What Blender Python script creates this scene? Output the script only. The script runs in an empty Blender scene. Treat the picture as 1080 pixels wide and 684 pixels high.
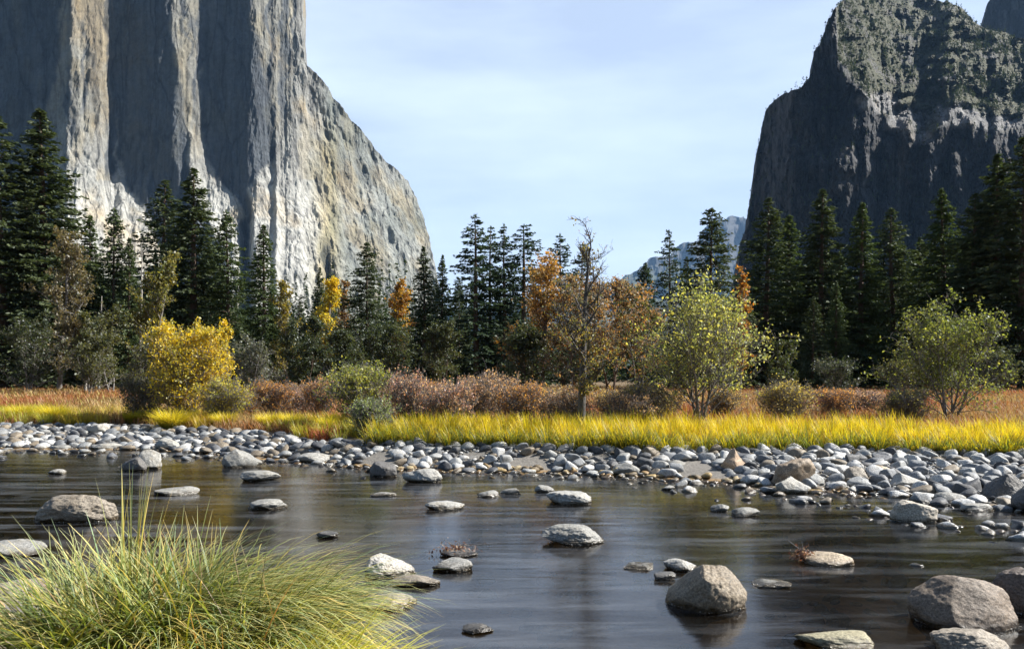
import bpy, math
import numpy as np
from math import radians as R

sc = bpy.context.scene
C = sc.collection
F = 840.0          # focal length in photo pixels (photo 1080 x 684)
CAMZ = 1.8         # eye height above the water
HOR = 395.0        # horizon row in the photo

# ------------------------------------------------------------------ camera, sky, sun, exposure
cam = bpy.data.cameras.new('camera')
cam.lens = 28.0; cam.sensor_width = 36.0
cam.shift_y = (HOR - 342.0) / 1080.0
cam.clip_start = 0.05; cam.clip_end = 30000
camo = bpy.data.objects.new('camera', cam)
camo.location = (0, 0, CAMZ); camo.rotation_euler = (R(90), 0, 0)
C.objects.link(camo); sc.camera = camo

SUN_AZ = 12.0      # degrees from +x (right) towards +y (away from the camera)
SUN_EL = 40.0
sd = np.array([math.cos(R(SUN_EL)) * math.cos(R(SUN_AZ)), math.cos(R(SUN_EL)) * math.sin(R(SUN_AZ)), math.sin(R(SUN_EL))])
w = bpy.data.worlds.new('World'); sc.world = w; w.use_nodes = True
nt = w.node_tree; nt.nodes.clear()
out = nt.nodes.new('ShaderNodeOutputWorld'); bg = nt.nodes.new('ShaderNodeBackground')
sky = nt.nodes.new('ShaderNodeTexSky'); sky.sky_type = 'NISHITA'; sky.sun_disc = False
sky.sun_elevation = R(SUN_EL); sky.sun_rotation = R(90 - SUN_AZ)
sky.altitude = 1200; sky.air_density = 1.0; sky.dust_density = 1.4; sky.ozone_density = 1.6
# thin cirrus veil
tc = nt.nodes.new('ShaderNodeTexCoord'); mp = nt.nodes.new('ShaderNodeMapping')
mp.inputs['Scale'].default_value = (1.2, 1.2, 5.0); mp.inputs['Rotation'].default_value = (0, R(12), 0)
nz = nt.nodes.new('ShaderNodeTexNoise'); nz.inputs['Scale'].default_value = 1.6; nz.inputs['Detail'].default_value = 5; nz.inputs['Roughness'].default_value = 0.55
rp = nt.nodes.new('ShaderNodeValToRGB'); rp.color_ramp.elements[0].position = 0.35; rp.color_ramp.elements[1].position = 0.85
rp.color_ramp.elements[0].color = (0.35, 0.35, 0.35, 1); rp.color_ramp.elements[1].color = (0.75, 0.75, 0.75, 1)
mx = nt.nodes.new('ShaderNodeMixRGB'); mx.inputs[2].default_value = (12.2, 13.8, 16.6, 1)
nt.links.new(tc.outputs['Generated'], mp.inputs[0]); nt.links.new(mp.outputs[0], nz.inputs['Vector'])
nt.links.new(nz.outputs['Fac'], rp.inputs[0]); 
# the veil of cirrus hangs up the valley (towards +y) and thins out overhead and behind
sxy = nt.nodes.new('ShaderNodeSeparateXYZ'); nt.links.new(tc.outputs['Generated'], sxy.inputs[0])
mr_ = nt.nodes.new('ShaderNodeMapRange'); mr_.interpolation_type = 'SMOOTHSTEP'; mr_.inputs[1].default_value = 0.25; mr_.inputs[2].default_value = 0.9
nt.links.new(sxy.outputs[1], mr_.inputs[0])
mu_ = nt.nodes.new('ShaderNodeMath'); mu_.operation = 'MULTIPLY'; nt.links.new(mr_.outputs[0], mu_.inputs[0]); nt.links.new(rp.outputs[0], mu_.inputs[1])
nt.links.new(mu_.outputs[0], mx.inputs[0])
nt.links.new(sky.outputs[0], mx.inputs[1]); nt.links.new(mx.outputs[0], bg.inputs[0])
bg.inputs[1].default_value = 0.05
nt.links.new(bg.outputs[0], out.inputs[0])

sl = bpy.data.lights.new('sun', 'SUN'); sl.energy = 5.0; sl.angle = R(0.53); sl.color = (1.0, 0.96, 0.89)
so = bpy.data.objects.new('sun', sl); C.objects.link(so)
from mathutils import Vector
so.rotation_euler = Vector((-sd[0], -sd[1], -sd[2])).to_track_quat('-Z', 'Y').to_euler()
so.location = (200, 80, 200)

sc.view_settings.view_transform = 'Standard'; sc.view_settings.look = 'None'
sc.view_settings.gamma = 1.0; sc.view_settings.use_curve_mapping = False
sc.view_settings.exposure = 1.22
sc.render.engine = 'CYCLES'
cy = sc.cycles
cy.use_denoising = True
cy.max_bounces = 6; cy.diffuse_bounces = 3; cy.glossy_bounces = 3; cy.transmission_bounces = 3
cy.transparent_max_bounces = 8; cy.volume_bounces = 0
cy.caustics_reflective = False; cy.caustics_refractive = False
cy.sample_clamp_indirect = 6.0

# ------------------------------------------------------------------ numeric helpers
def rng(s): return np.random.default_rng(s)

def _hash(ix, iy, iz, seed):
    h = (ix.astype(np.uint32) * np.uint32(374761393) + iy.astype(np.uint32) * np.uint32(668265263)
         + iz.astype(np.uint32) * np.uint32(2147483647) + np.uint32(seed * 1274126177 & 0xffffffff))
    h = (h ^ (h >> np.uint32(13))) * np.uint32(1274126177)
    h = (h ^ (h >> np.uint32(16))) * np.uint32(2246822519)
    return ((h ^ (h >> np.uint32(15))) & np.uint32(0xffff)).astype(np.float32) / 65535.0

def vnoise(p, seed=0):
    i = np.floor(p).astype(np.int64); f = (p - i).astype(np.float32); f = f * f * (3 - 2 * f)
    r = 0
    for dx in (0, 1):
        for dy in (0, 1):
            for dz in (0, 1):
                wt = (f[..., 0] if dx else 1 - f[..., 0]) * (f[..., 1] if dy else 1 - f[..., 1]) * (f[..., 2] if dz else 1 - f[..., 2])
                r = r + wt * _hash(i[..., 0] + dx, i[..., 1] + dy, i[..., 2] + dz, seed)
    return r * 2 - 1

def fbm(p, octs=4, seed=0, gain=0.5, lac=2.03):
    p = np.asarray(p, dtype=np.float64); a = 1.0; t = 0; s = 0
    for o in range(octs):
        t = t + a * vnoise(p, seed + o * 17); s += a; a *= gain; p = p * lac + 3.7
    return t / s

def ridged(p, octs=4, seed=0, gain=0.5):
    p = np.asarray(p, dtype=np.float64); a = 1.0; t = 0; s = 0
    for o in range(octs):
        t = t + a * (1 - 2 * np.abs(vnoise(p, seed + o * 13))); s += a; a *= gain; p = p * 2.1 + 5.1
    return t / s

def sstep(a, b, x):
    t = np.clip((x - a) / (b - a), 0, 1); return t * t * (3 - 2 * t)

def PX(px, d): return (px - 540.0) / F * d
def PZ(py, d): return CAMZ + (HOR - py) / F * d
def DW(py, z=0.0): return F * (CAMZ - z) / (py - HOR)      # distance of a ground point of height z seen at row py

# ------------------------------------------------------------------ object helpers
def tag(o, label=None, cat=None, group=None, kind=None):
    if label: o['label'] = label
    if cat: o['category'] = cat
    if group: o['group'] = group
    if kind: o['kind'] = kind
    return o

def mesh(name, V, Fs, mat, col=None, smooth=False):
    """V (n,3); Fs list of index arrays (m,3) or (m,4)"""
    me = bpy.data.meshes.new(name)
    V = np.ascontiguousarray(V, dtype=np.float32)
    Fs = [np.ascontiguousarray(f, dtype=np.int32) for f in Fs if len(f)]
    nl = sum(f.size for f in Fs); npoly = sum(len(f) for f in Fs)
    me.vertices.add(len(V)); me.vertices.foreach_set('co', V.ravel())
    me.loops.add(nl); me.loops.foreach_set('vertex_index', np.concatenate([f.ravel() for f in Fs]))
    me.polygons.add(npoly)
    tot = np.concatenate([np.full(len(f), f.shape[1], np.int32) for f in Fs])
    st = np.concatenate([[0], np.cumsum(tot)[:-1]]).astype(np.int32)
    me.polygons.foreach_set('loop_start', st); me.polygons.foreach_set('loop_total', tot)
    me.polygons.foreach_set('use_smooth', np.full(npoly, smooth, dtype=bool))
    if col is not None:
        a = me.color_attributes.new('Col', 'FLOAT_COLOR', 'POINT')
        c = np.ones((len(V), 4), np.float32); c[:, :3] = col
        a.data.foreach_set('color', c.ravel())
    me.materials.append(mat)
    me.update(calc_edges=True); me.validate()
    return me

def obj(name, me, parent=None, loc=None):
    o = bpy.data.objects.new(name, me); C.objects.link(o)
    if parent is not None: o.parent = parent
    if loc is not None: o.location = loc
    return o

def empty(name, loc=(0, 0, 0), rz=0, s=1.0):
    o = bpy.data.objects.new(name, None); C.objects.link(o); o.location = loc; o.rotation_euler = (0, 0, rz)
    o.scale = (s, s, s) if np.isscalar(s) else s
    o.empty_display_size = 0.2
    return o

# ------------------------------------------------------------------ materials
def newmat(name):
    m = bpy.data.materials.new(name); m.use_nodes = True; m.node_tree.nodes.clear()
    return m, m.node_tree
def N(t, k, **kw):
    n = t.nodes.new(k)
    for a, b in kw.items():
        if a.startswith('_'): setattr(n, a[1:], b)
        else: n.inputs[a.replace('__', ' ')].default_value = b
    return n
def L(t, a, b): t.links.new(a, b)
def noise(t, vec, scale, detail=4, rough=0.55, dist=0.0):
    n = N(t, 'ShaderNodeTexNoise'); n.inputs['Scale'].default_value = scale; n.inputs['Detail'].default_value = detail
    n.inputs['Roughness'].default_value = rough; n.inputs['Distortion'].default_value = dist
    if vec is not None: L(t, vec, n.inputs['Vector'])
    return n.outputs['Fac']
def ramp(t, fac, stops):
    r = N(t, 'ShaderNodeValToRGB'); e = r.color_ramp.elements
    while len(e) < len(stops): e.new(0.5)
    for i, (p, c) in enumerate(stops):
        e[i].position = p; e[i].color = (c, c, c, 1) if np.isscalar(c) else (*c, 1)
    L(t, fac, r.inputs[0]); return r.outputs[0]
def mixc(t, fac, a, b, mode='MIX'):
    m = N(t, 'ShaderNodeMixRGB'); m.blend_type = mode
    for i, v in ((0, fac), (1, a), (2, b)):
        if hasattr(v, 'links'): L(t, v, m.inputs[i])
        elif np.isscalar(v): m.inputs[i].default_value = v if i == 0 else (v, v, v, 1)
        else: m.inputs[i].default_value = (*v, 1)
    return m.outputs[0]
def mapping(t, scale, coord='Object'):
    c = N(t, 'ShaderNodeTexCoord'); m = N(t, 'ShaderNodeMapping'); m.inputs['Scale'].default_value = scale
    L(t, c.outputs[coord], m.inputs[0]); return m.outputs[0]
def worldpos(t, scale):
    c = N(t, 'ShaderNodeNewGeometry'); m = N(t, 'ShaderNodeMapping'); m.inputs['Scale'].default_value = scale
    L(t, c.outputs['Position'], m.inputs[0]); return m.outputs[0]

def leaf_mat(name, trans=0.45, gloss=0.06, rough=0.45, tint=(1.3, 1.2, 0.7)):
    m, t = newmat(name)
    a = N(t, 'ShaderNodeVertexColor'); a.layer_name = 'Col'
    d = N(t, 'ShaderNodeBsdfDiffuse'); tr = N(t, 'ShaderNodeBsdfTranslucent'); g = N(t, 'ShaderNodeBsdfGlossy')
    g.inputs['Roughness'].default_value = rough; g.inputs['Color'].default_value = (0.9, 0.95, 1, 1)
    L(t, a.outputs[0], d.inputs[0]); L(t, mixc(t, 1.0, a.outputs[0], tint, 'MULTIPLY'), tr.inputs[0])
    m1 = N(t, 'ShaderNodeMixShader'); m1.inputs[0].default_value = trans
    L(t, d.outputs[0], m1.inputs[1]); L(t, tr.outputs[0], m1.inputs[2])
    m2 = N(t, 'ShaderNodeMixShader'); m2.inputs[0].default_value = gloss
    L(t, m1.outputs[0], m2.inputs[1]); L(t, g.outputs[0], m2.inputs[2])
    o = N(t, 'ShaderNodeOutputMaterial'); L(t, m2.outputs[0], o.inputs[0])
    return m
M_needle = leaf_mat('conifer_needles', 0.28, 0.025, 0.6, (1.1, 1.15, 0.7))
M_leaf = leaf_mat('autumn_leaves', 0.5, 0.035, 0.5)
M_grass = leaf_mat('sedge_blades', 0.45, 0.03, 0.5, (1.2, 1.15, 0.6))
M_dry = leaf_mat('dry_bracken', 0.35, 0.03, 0.6, (1.15, 1.0, 0.8))

def bark_mat(name, c1, c2, sc_=8.0):
    m, t = newmat(name)
    v = mapping(t, (sc_, sc_, sc_ * 0.25))
    f = noise(t, v, 3.0, 6, 0.65)
    p = N(t, 'ShaderNodeBsdfPrincipled'); p.inputs['Roughness'].default_value = 0.85
    L(t, ramp(t, f, [(0.35, c1), (0.65, c2)]), p.inputs['Base Color'])
    b = N(t, 'ShaderNodeBump'); b.inputs['Strength'].default_value = 0.6; b.inputs['Distance'].default_value = 0.03
    L(t, f, b.inputs['Height']); L(t, b.outputs[0], p.inputs['Normal'])
    o = N(t, 'ShaderNodeOutputMaterial'); L(t, p.outputs[0], o.inputs[0]); return m
M_bark = bark_mat('conifer_bark', (0.05, 0.032, 0.022), (0.14, 0.09, 0.06))
M_alder = bark_mat('grey_bark', (0.07, 0.06, 0.055), (0.28, 0.26, 0.24), 14)
M_darkbark = bark_mat('dark_bark', (0.03, 0.026, 0.024), (0.13, 0.12, 0.11), 14)
M_snag = bark_mat('bleached_wood', (0.25, 0.23, 0.2), (0.5, 0.47, 0.42), 10)

def rock_mat(name):
    m, t = newmat(name)
    a = N(t, 'ShaderNodeVertexColor'); a.layer_name = 'Col'
    v = worldpos(t, (1, 1, 1))
    sp = noise(t, v, 62.0, 4, 0.75); md = noise(t, v, 9.0, 5, 0.6); lo = noise(t, v, 2.2, 4, 0.6)
    c = mixc(t, 1.0, a.outputs[0], ramp(t, sp, [(0.36, 0.42), (0.5, 0.95), (0.66, 1.6)]), 'MULTIPLY')
    c = mixc(t, ramp(t, md, [(0.5, 0.0), (0.68, 0.6)]), c, mixc(t, 1.0, c, (0.62, 0.55, 0.45), 'MULTIPLY'))
    c = mixc(t, ramp(t, lo, [(0.45, 0.0), (0.7, 0.5)]), c, mixc(t, 1.0, c, (1.25, 1.2, 1.1), 'MULTIPLY'))
    # wet band at the waterline
    g = N(t, 'ShaderNodeNewGeometry'); s = N(t, 'ShaderNodeSeparateXYZ'); L(t, g.outputs['Position'], s.inputs[0])
    ad = N(t, 'ShaderNodeMath', _operation='MULTIPLY_ADD'); L(t, md, ad.inputs[0]); ad.inputs[1].default_value = -0.09; L(t, s.outputs[2], ad.inputs[2])
    wet = ramp(t, ad.outputs[0], [(0.0, 1.0), (0.022, 0.0)])
    ad2 = N(t, 'ShaderNodeMath', _operation='ADD'); L(t, ad.outputs[0], ad2.inputs[0]); ad2.inputs[1].default_value = 0.015
    wet = ramp(t, ad2.outputs[0], [(0.0, 1.0), (0.03, 0.0)])
    c = mixc(t, wet, c, mixc(t, 1.0, c, (0.3, 0.26, 0.2), 'MULTIPLY'))
    p = N(t, 'ShaderNodeBsdfPrincipled'); L(t, c, p.inputs['Base Color'])
    L(t, ramp(t, wet, [(0.0, 0.62), (1.0, 0.2)]), p.inputs['Roughness'])
    hb = mixc(t, 0.45, noise(t, v, 26.0, 6, 0.65), sp)
    b = N(t, 'ShaderNodeBump'); b.inputs['Strength'].default_value = 0.7; b.inputs['Distance'].default_value = 0.018
    L(t, hb, b.inputs['Height']); L(t, b.outputs[0], p.inputs['Normal'])
    o = N(t, 'ShaderNodeOutputMaterial'); L(t, p.outputs[0], o.inputs[0]); return m
M_rock = rock_mat('river_granite')

# ------------------------------------------------------------------ ground
_wx = [-60, -11.8, -8.3, -4.7, -3.0, -1.7, 0.2, 1.9, 3.4, 4.65, 5.9, 6.7, 9, 14, 60]
_wy = [23, 19.6, 19.0, 17.0, 15.8, 15.3, 15.0, 14.5, 13.6, 12.7, 11.9, 10.9, 9.8, 9.0, 9]
_gx = [-60, -15.0, -10.7, -5.5, -4.3, -3.2, -1.8, 0.2, 2.3, 3.8, 5.8, 7.4, 9.1, 14, 60]
_gy = [26, 23.6, 22.8, 19.3, 17.4, 16.9, 16.5, 16.0, 15.4, 15.3, 15.6, 15.2, 14.4, 13.5, 13]
_nx = [-60, -8, -4, -2.6, -1.5, -0.75, -0.35, 0.0, 0.5, 3, 60]
_ny = [7, 7, 6.3, 6.0, 5.4, 4.6, 3.8, 2.8, 1.4, 0.6, 0.6]
def Yw(x): return np.interp(x, _wx, _wy)
def Yg(x): return np.interp(x, _gx, _gy)
def Yn(x): return np.interp(x, _nx, _ny)
def gz(x, y):
    x = np.asarray(x, float); y = np.asarray(y, float)
    a, g, n = Yw(x), Yg(x), Yn(x)
    far = np.where(y > g, 0.30 + 0.2 * np.clip((y - g) / 8, 0, 1), 0.02 + 0.28 * (y - a) / np.maximum(g - a, .3))
    t1, t2 = a - y, y - n
    bed = 0.02 - np.minimum(np.minimum(t1 * 0.10, t2 * 0.35), 0.5)
    near = np.minimum(0.02 + (n - y) * 0.22, 0.3)
    z = np.where(y > a, far, np.where(y < n, near, bed))
    z = z + 0.035 * fbm(np.stack([x * .9, y * .9, 0 * x], -1), 3, 5) * (np.abs(y) < 200)
    off = np.abs(x - 0.08 * y) - 0.22 * y - 40
    z = z + np.where(y > 120, np.clip(off * 0.35, 0, 260), 0) * np.clip((y - 120) / 200, 0, 1)
    z = z + np.where((y > 200), 8 * fbm(np.stack([x / 120, y / 120, 0 * x], -1), 3, 9) * np.clip((y - 200) / 400, 0, 1), 0)
    return z

def grid(us, vs):
    U, Vv = np.meshgrid(us, vs); nu, nv = len(us), len(vs)
    i = np.arange(nu - 1)[None, :] + nu * np.arange(nv - 1)[:, None]
    f = np.stack([i, i + 1, i + 1 + nu, i + nu], -1).reshape(-1, 4)
    return U, Vv, f

def ground_material():
    m, t = newmat('valley_ground')
    g = N(t, 'ShaderNodeNewGeometry'); s = N(t, 'ShaderNodeSeparateXYZ'); L(t, g.outputs['Position'], s.inputs[0])
    v = worldpos(t, (1, 1, 1))
    n1 = noise(t, v, 0.6, 5, 0.6); n2 = noise(t, v, 14.0, 5, 0.7); n3 = noise(t, v, 60.0, 3, 0.7)
    gravel = mixc(t, 0.5, ramp(t, n2, [(0.3, (0.07, 0.06, 0.05)), (0.6, (0.22, 0.2, 0.17))]), ramp(t, n3, [(0.35, (0.05, 0.045, 0.04)), (0.65, (0.3, 0.28, 0.25))]))
    amber = mixc(t, 0.6, ramp(t, n1, [(0.3, (0.10, 0.062, 0.024)), (0.55, (0.36, 0.19, 0.045)), (0.7, (0.5, 0.31, 0.08))]), ramp(t, n2, [(0.3, (0.08, 0.05, 0.02)), (0.65, (0.36, 0.23, 0.09))]))
    soil = mixc(t, 0.5, ramp(t, n2, [(0.3, (0.06, 0.035, 0.018)), (0.7, (0.2, 0.12, 0.055))]), ramp(t, n1, [(0.35, (0.12, 0.075, 0.03)), (0.65, (0.16, 0.12, 0.04))]))
    zf = ramp(t, s.outputs[2], [(0.0, 0.0), (0.035, 1.0)])
    c = mixc(t, zf, amber, gravel)
    mr = N(t, 'ShaderNodeMapRange'); mr.inputs[1].default_value = 0.24; mr.inputs[2].default_value = 0.36; L(t, s.outputs[2], mr.inputs[0])
    c = mixc(t, mr.outputs[0], c, soil)
    mr2 = N(t, 'ShaderNodeMapRange'); mr2.inputs[1].default_value = 1.0; mr2.inputs[2].default_value = 6.0; L(t, s.outputs[2], mr2.inputs[0])
    c = mixc(t, mr2.outputs[0], c, ramp(t, noise(t, v, 0.05, 6, 0.7), [(0.35, (0.03, 0.04, 0.015)), (0.65, (0.09, 0.08, 0.04))]))
    p = N(t, 'ShaderNodeBsdfPrincipled'); p.inputs['Roughness'].default_value = 0.9; L(t, c, p.inputs['Base Color'])
    b = N(t, 'ShaderNodeBump'); b.inputs['Strength'].default_value = 0.7; b.inputs['Distance'].default_value = 0.03
    L(t, n2, b.inputs['Height']); L(t, b.outputs[0], p.inputs['Normal'])
    o = N(t, 'ShaderNodeOutputMaterial'); L(t, p.outputs[0], o.inputs[0]); return m

xs = np.concatenate([-np.geomspace(6500, 22, 60), np.linspace(-20, 20, 260), np.geomspace(22, 6500, 60)])
ys = np.concatenate([-np.geomspace(700, 1, 20), np.linspace(0, 30, 260), np.geomspace(30.5, 12000, 150)])
U, Vv, f = grid(xs, ys)
Z = gz(U, Vv)
go = obj('ground', mesh('ground', np.stack([U, Vv, Z], -1).reshape(-1, 3), [f], ground_material(), smooth=True))
tag(go, 'valley floor with meadow, gravel bank and shallow river bed', 'ground', kind='structure')

# ------------------------------------------------------------------ water
def water_material():
    m, t = newmat('river_water')
    v = worldpos(t, (0.45, 2.2, 1)); v2 = worldpos(t, (0.12, 0.8, 1))
    n1 = noise(t, v, 1.5, 5, 0.6, 0.4); n2 = noise(t, v2, 1.2, 3, 0.5, 0.3)
    h = mixc(t, 0.5, n1, n2)
    b = N(t, 'ShaderNodeBump'); b.inputs['Strength'].default_value = 0.3; b.inputs['Distance'].default_value = 0.04
    L(t, h, b.inputs['Height'])
    fr = N(t, 'ShaderNodeFresnel'); fr.inputs[0].default_value = 1.5; L(t, b.outputs[0], fr.inputs[1])
    tr = N(t, 'ShaderNodeBsdfTransparent'); tr.inputs[0].default_value = (0.88, 0.68, 0.42, 1)
    df = N(t, 'ShaderNodeBsdfDiffuse'); df.inputs[0].default_value = (0.05, 0.04, 0.028, 1)
    gl = N(t, 'ShaderNodeBsdfGlossy'); gl.inputs['Roughness'].default_value = 0.13; L(t, b.outputs[0], gl.inputs['Normal'])
    m0 = N(t, 'ShaderNodeMixShader'); m0.inputs[0].default_value = 0.06; L(t, tr.outputs[0], m0.inputs[1]); L(t, df.outputs[0], m0.inputs[2])
    m1 = N(t, 'ShaderNodeMixShader'); L(t, fr.outputs[0], m1.inputs[0]); L(t, m0.outputs[0], m1.inputs[1]); L(t, gl.outputs[0], m1.inputs[2])
    # thin foam and bubbles carried along the current
    fs = noise(t, worldpos(t, (0.35, 1.9, 1)), 1.7, 6, 0.62, 0.6); fb = noise(t, worldpos(t, (0.2, 0.3, 1)), 1.0, 3, 0.5)
    fm = N(t, 'ShaderNodeMath', _operation='MULTIPLY'); L(t, ramp(t, fs, [(0.46, 0.0), (0.85, 0.2)]), fm.inputs[0]); L(t, ramp(t, fb, [(0.35, 0.2), (0.6, 1.0)]), fm.inputs[1])
    fd = N(t, 'ShaderNodeBsdfDiffuse'); fd.inputs[0].default_value = (0.5, 0.55, 0.62, 1)
    m2 = N(t, 'ShaderNodeMixShader'); L(t, fm.outputs[0], m2.inputs[0]); L(t, m1.outputs[0], m2.inputs[1]); L(t, fd.outputs[0], m2.inputs[2]); m1 = m2
    o = N(t, 'ShaderNodeOutputMaterial'); L(t, m1.outputs[0], o.inputs[0]); return m
U, Vv, f = grid(np.linspace(-60, 60, 240), np.linspace(-1, 30, 120))
wo = obj('water', mesh('water', np.stack([U, Vv, 0.004 * fbm(np.stack([U * .6, Vv * 2, 0 * U], -1), 3, 3)], -1).reshape(-1, 3), [f], water_material(), smooth=True))
tag(wo, 'smooth brown and blue river flowing past scattered boulders', 'river', kind='structure')

# ------------------------------------------------------------------ cliffs
def resample(pts, n):
    pts = np.array(pts, float); d = np.concatenate([[0], np.cumsum(np.hypot(*np.diff(pts, axis=0).T))])
    s = np.linspace(0, d[-1], n); return np.stack([np.interp(s, d, pts[:, 0]), np.interp(s, d, pts[:, 1])], -1)

def cliff_sheet(sil, bot, nu, nv, depth, wrap=14, wrapstep=40, edge=None):
    """Columns run from the foot to the skyline; extra rows behind the skyline close the form."""
    S = resample(sil, nu); B = np.array(bot, float)
    aa = np.arange(nu) / nu * 60; nz1 = fbm(np.stack([aa, 0 * aa, 0 * aa + nu], -1), 5, 77, .62); nz2 = fbm(np.stack([aa, 0 * aa + 9, 0 * aa + nu], -1), 5, 78, .62)
    S = S + np.stack([nz1, nz2], -1) * 3.2                        # ragged skyline
    Bp = np.stack([np.linspace(B[0, 0], B[1, 0], nu), np.linspace(B[0, 1], B[1, 1], nu)], -1)
    v = np.linspace(0, 1, nv)[:, None, None]
    P = Bp[None] * (1 - v) + S[None] * v                      # (nv,nu,2)
    D = depth(P[..., 0], P[..., 1])
    X = PX(P[..., 0], D); Zz = PZ(P[..., 1], D); Y = D
    rows = [np.stack([X, Y, Zz], -1)]
    last = rows[0][-1]
    extra = []
    for k in range(1, wrap + 1):                              # back side: go away and sink behind the skyline
        e = last.copy(); q = k * wrapstep
        e[:, 1] += q; s = (last[:, 1] + q) / last[:, 1]
        e[:, 0] = last[:, 0] * (1 + 0.9 * (s - 1)); e[:, 2] = last[:, 2] * (1 + 0.6 * (s - 1)) - 0.12 * q * (k / wrap)
        extra.append(e)
    A = np.concatenate([rows[0], np.stack(extra)], 0)
    return A, P, D

def rockface(name, A, mat, extra_noise, col=None):
    nv, nu, _ = A.shape
    i = np.arange(nu - 1)[None, :] + nu * np.arange(nv - 1)[:, None]
    f = np.stack([i, i + 1, i + 1 + nu, i + nu], -1).reshape(-1, 4)
    A = extra_noise(A)
    return mesh(name, A.reshape(-1, 3), [f], mat, smooth=False, col=col), A

def granite_material(name, pale, mid, dark, ochre, stain=0.5, veg=None, scale=1.0, dk=False):
    m, t = newmat(name)
    vm = N(t, 'ShaderNodeVectorMath', _operation='ADD'); wn = N(t, 'ShaderNodeTexNoise'); wn.inputs['Scale'].default_value = 1.2; wn.inputs['Detail'].default_value = 5
    vc_ = worldpos(t, (0.014 * scale, 0.014 * scale, 0.0035 * scale)); L(t, vc_, wn.inputs['Vector']); L(t, vc_, vm.inputs[0]); L(t, wn.outputs['Color'], vm.inputs[1])
    vo = N(t, 'ShaderNodeTexVoronoi'); vo.feature = 'DISTANCE_TO_EDGE'; vo.inputs['Scale'].default_value = 1.6; L(t, vm.outputs[0], vo.inputs['Vector'])
    crk0 = vo.outputs['Distance']
    vs = worldpos(t, (0.02 * scale, 0.02 * scale, 0.0028 * scale)); vi = worldpos(t, (0.012 * scale,) * 3)
    streak = noise(t, vs, 2.2, 8, 0.62, 0.3); blot = noise(t, vi, 0.55, 6, 0.6); fine = noise(t, vi, 9.0, 10, 0.76)
    c = ramp(t, fine, [(0.3, mid), (0.62, pale)])
    c = mixc(t, ramp(t, streak, [(0.42, 0.0), (0.62, stain)]), c, dark)
    st2 = noise(t, worldpos(t, (0.07 * scale, 0.07 * scale, 0.004 * scale)), 1.6, 6, 0.7, 0.2)
    c = mixc(t, 1.0, c, ramp(t, st2, [(0.33, 0.5), (0.5, 0.95), (0.7, 1.22)]), 'MULTIPLY')
    c = mixc(t, ramp(t, crk0, [(0.0, 0.65), (0.06, 0.0)]), c, mixc(t, 1.0, c, (0.35, 0.35, 0.37), 'MULTIPLY'))
    c = mixc(t, ramp(t, blot, [(0.52, 0.0), (0.62, 0.75)]), c, mixc(t, 1.0, c, ochre, 'MULTIPLY'))
    if dk:                                                    # shade bands of the recesses painted into the colour, partly darker diorite
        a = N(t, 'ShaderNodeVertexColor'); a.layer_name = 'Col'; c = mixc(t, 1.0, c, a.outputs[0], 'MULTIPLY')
    if veg:
        a = N(t, 'ShaderNodeVertexColor'); a.layer_name = 'Col'
        sx = N(t, 'ShaderNodeSeparateColor'); L(t, a.outputs[0], sx.inputs[0])
        vn = noise(t, vi, 1.3, 9, 0.7)
        ml = N(t, 'ShaderNodeMath', _operation='MULTIPLY'); L(t, sx.outputs[0], ml.inputs[0]); L(t, ramp(t, vn, [(0.52, 1.0), (0.62, 0.0)]), ml.inputs[1])
        dn = N(t, 'ShaderNodeMath', _operation='SUBTRACT'); dn.inputs[0].default_value = 1.0; L(t, sx.outputs[1], dn.inputs[1])
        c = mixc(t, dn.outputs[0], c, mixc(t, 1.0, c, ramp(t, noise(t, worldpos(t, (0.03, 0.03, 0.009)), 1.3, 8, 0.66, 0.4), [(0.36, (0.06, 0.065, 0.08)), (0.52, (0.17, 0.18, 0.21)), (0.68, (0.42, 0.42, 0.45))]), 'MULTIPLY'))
        vc = ramp(t, noise(t, vi, 6.0, 6, 0.7), [(0.35, veg[0]), (0.65, veg[1])])
        c = mixc(t, ml.outputs[0], c, vc)
    p = N(t, 'ShaderNodeBsdfPrincipled'); p.inputs['Roughness'].default_value = 0.85; p.inputs['Specular IOR Level'].default_value = 0.25
    L(t, c, p.inputs['Base Color'])
    crk = ramp(t, vo.outputs['Distance'], [(0.0, 0.0), (0.05, 1.0)])
    b = N(t, 'ShaderNodeBump'); b.inputs['Strength'].default_value = 1.0; b.inputs['Distance'].default_value = 4.0
    L(t, mixc(t, 0.3, mixc(t, 0.2, fine, streak), crk), b.inputs['Height']); L(t, b.outputs[0], p.inputs['Normal'])
    o = N(t, 'ShaderNodeOutputMaterial'); L(t, p.outputs[0], o.inputs[0]); return m

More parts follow.
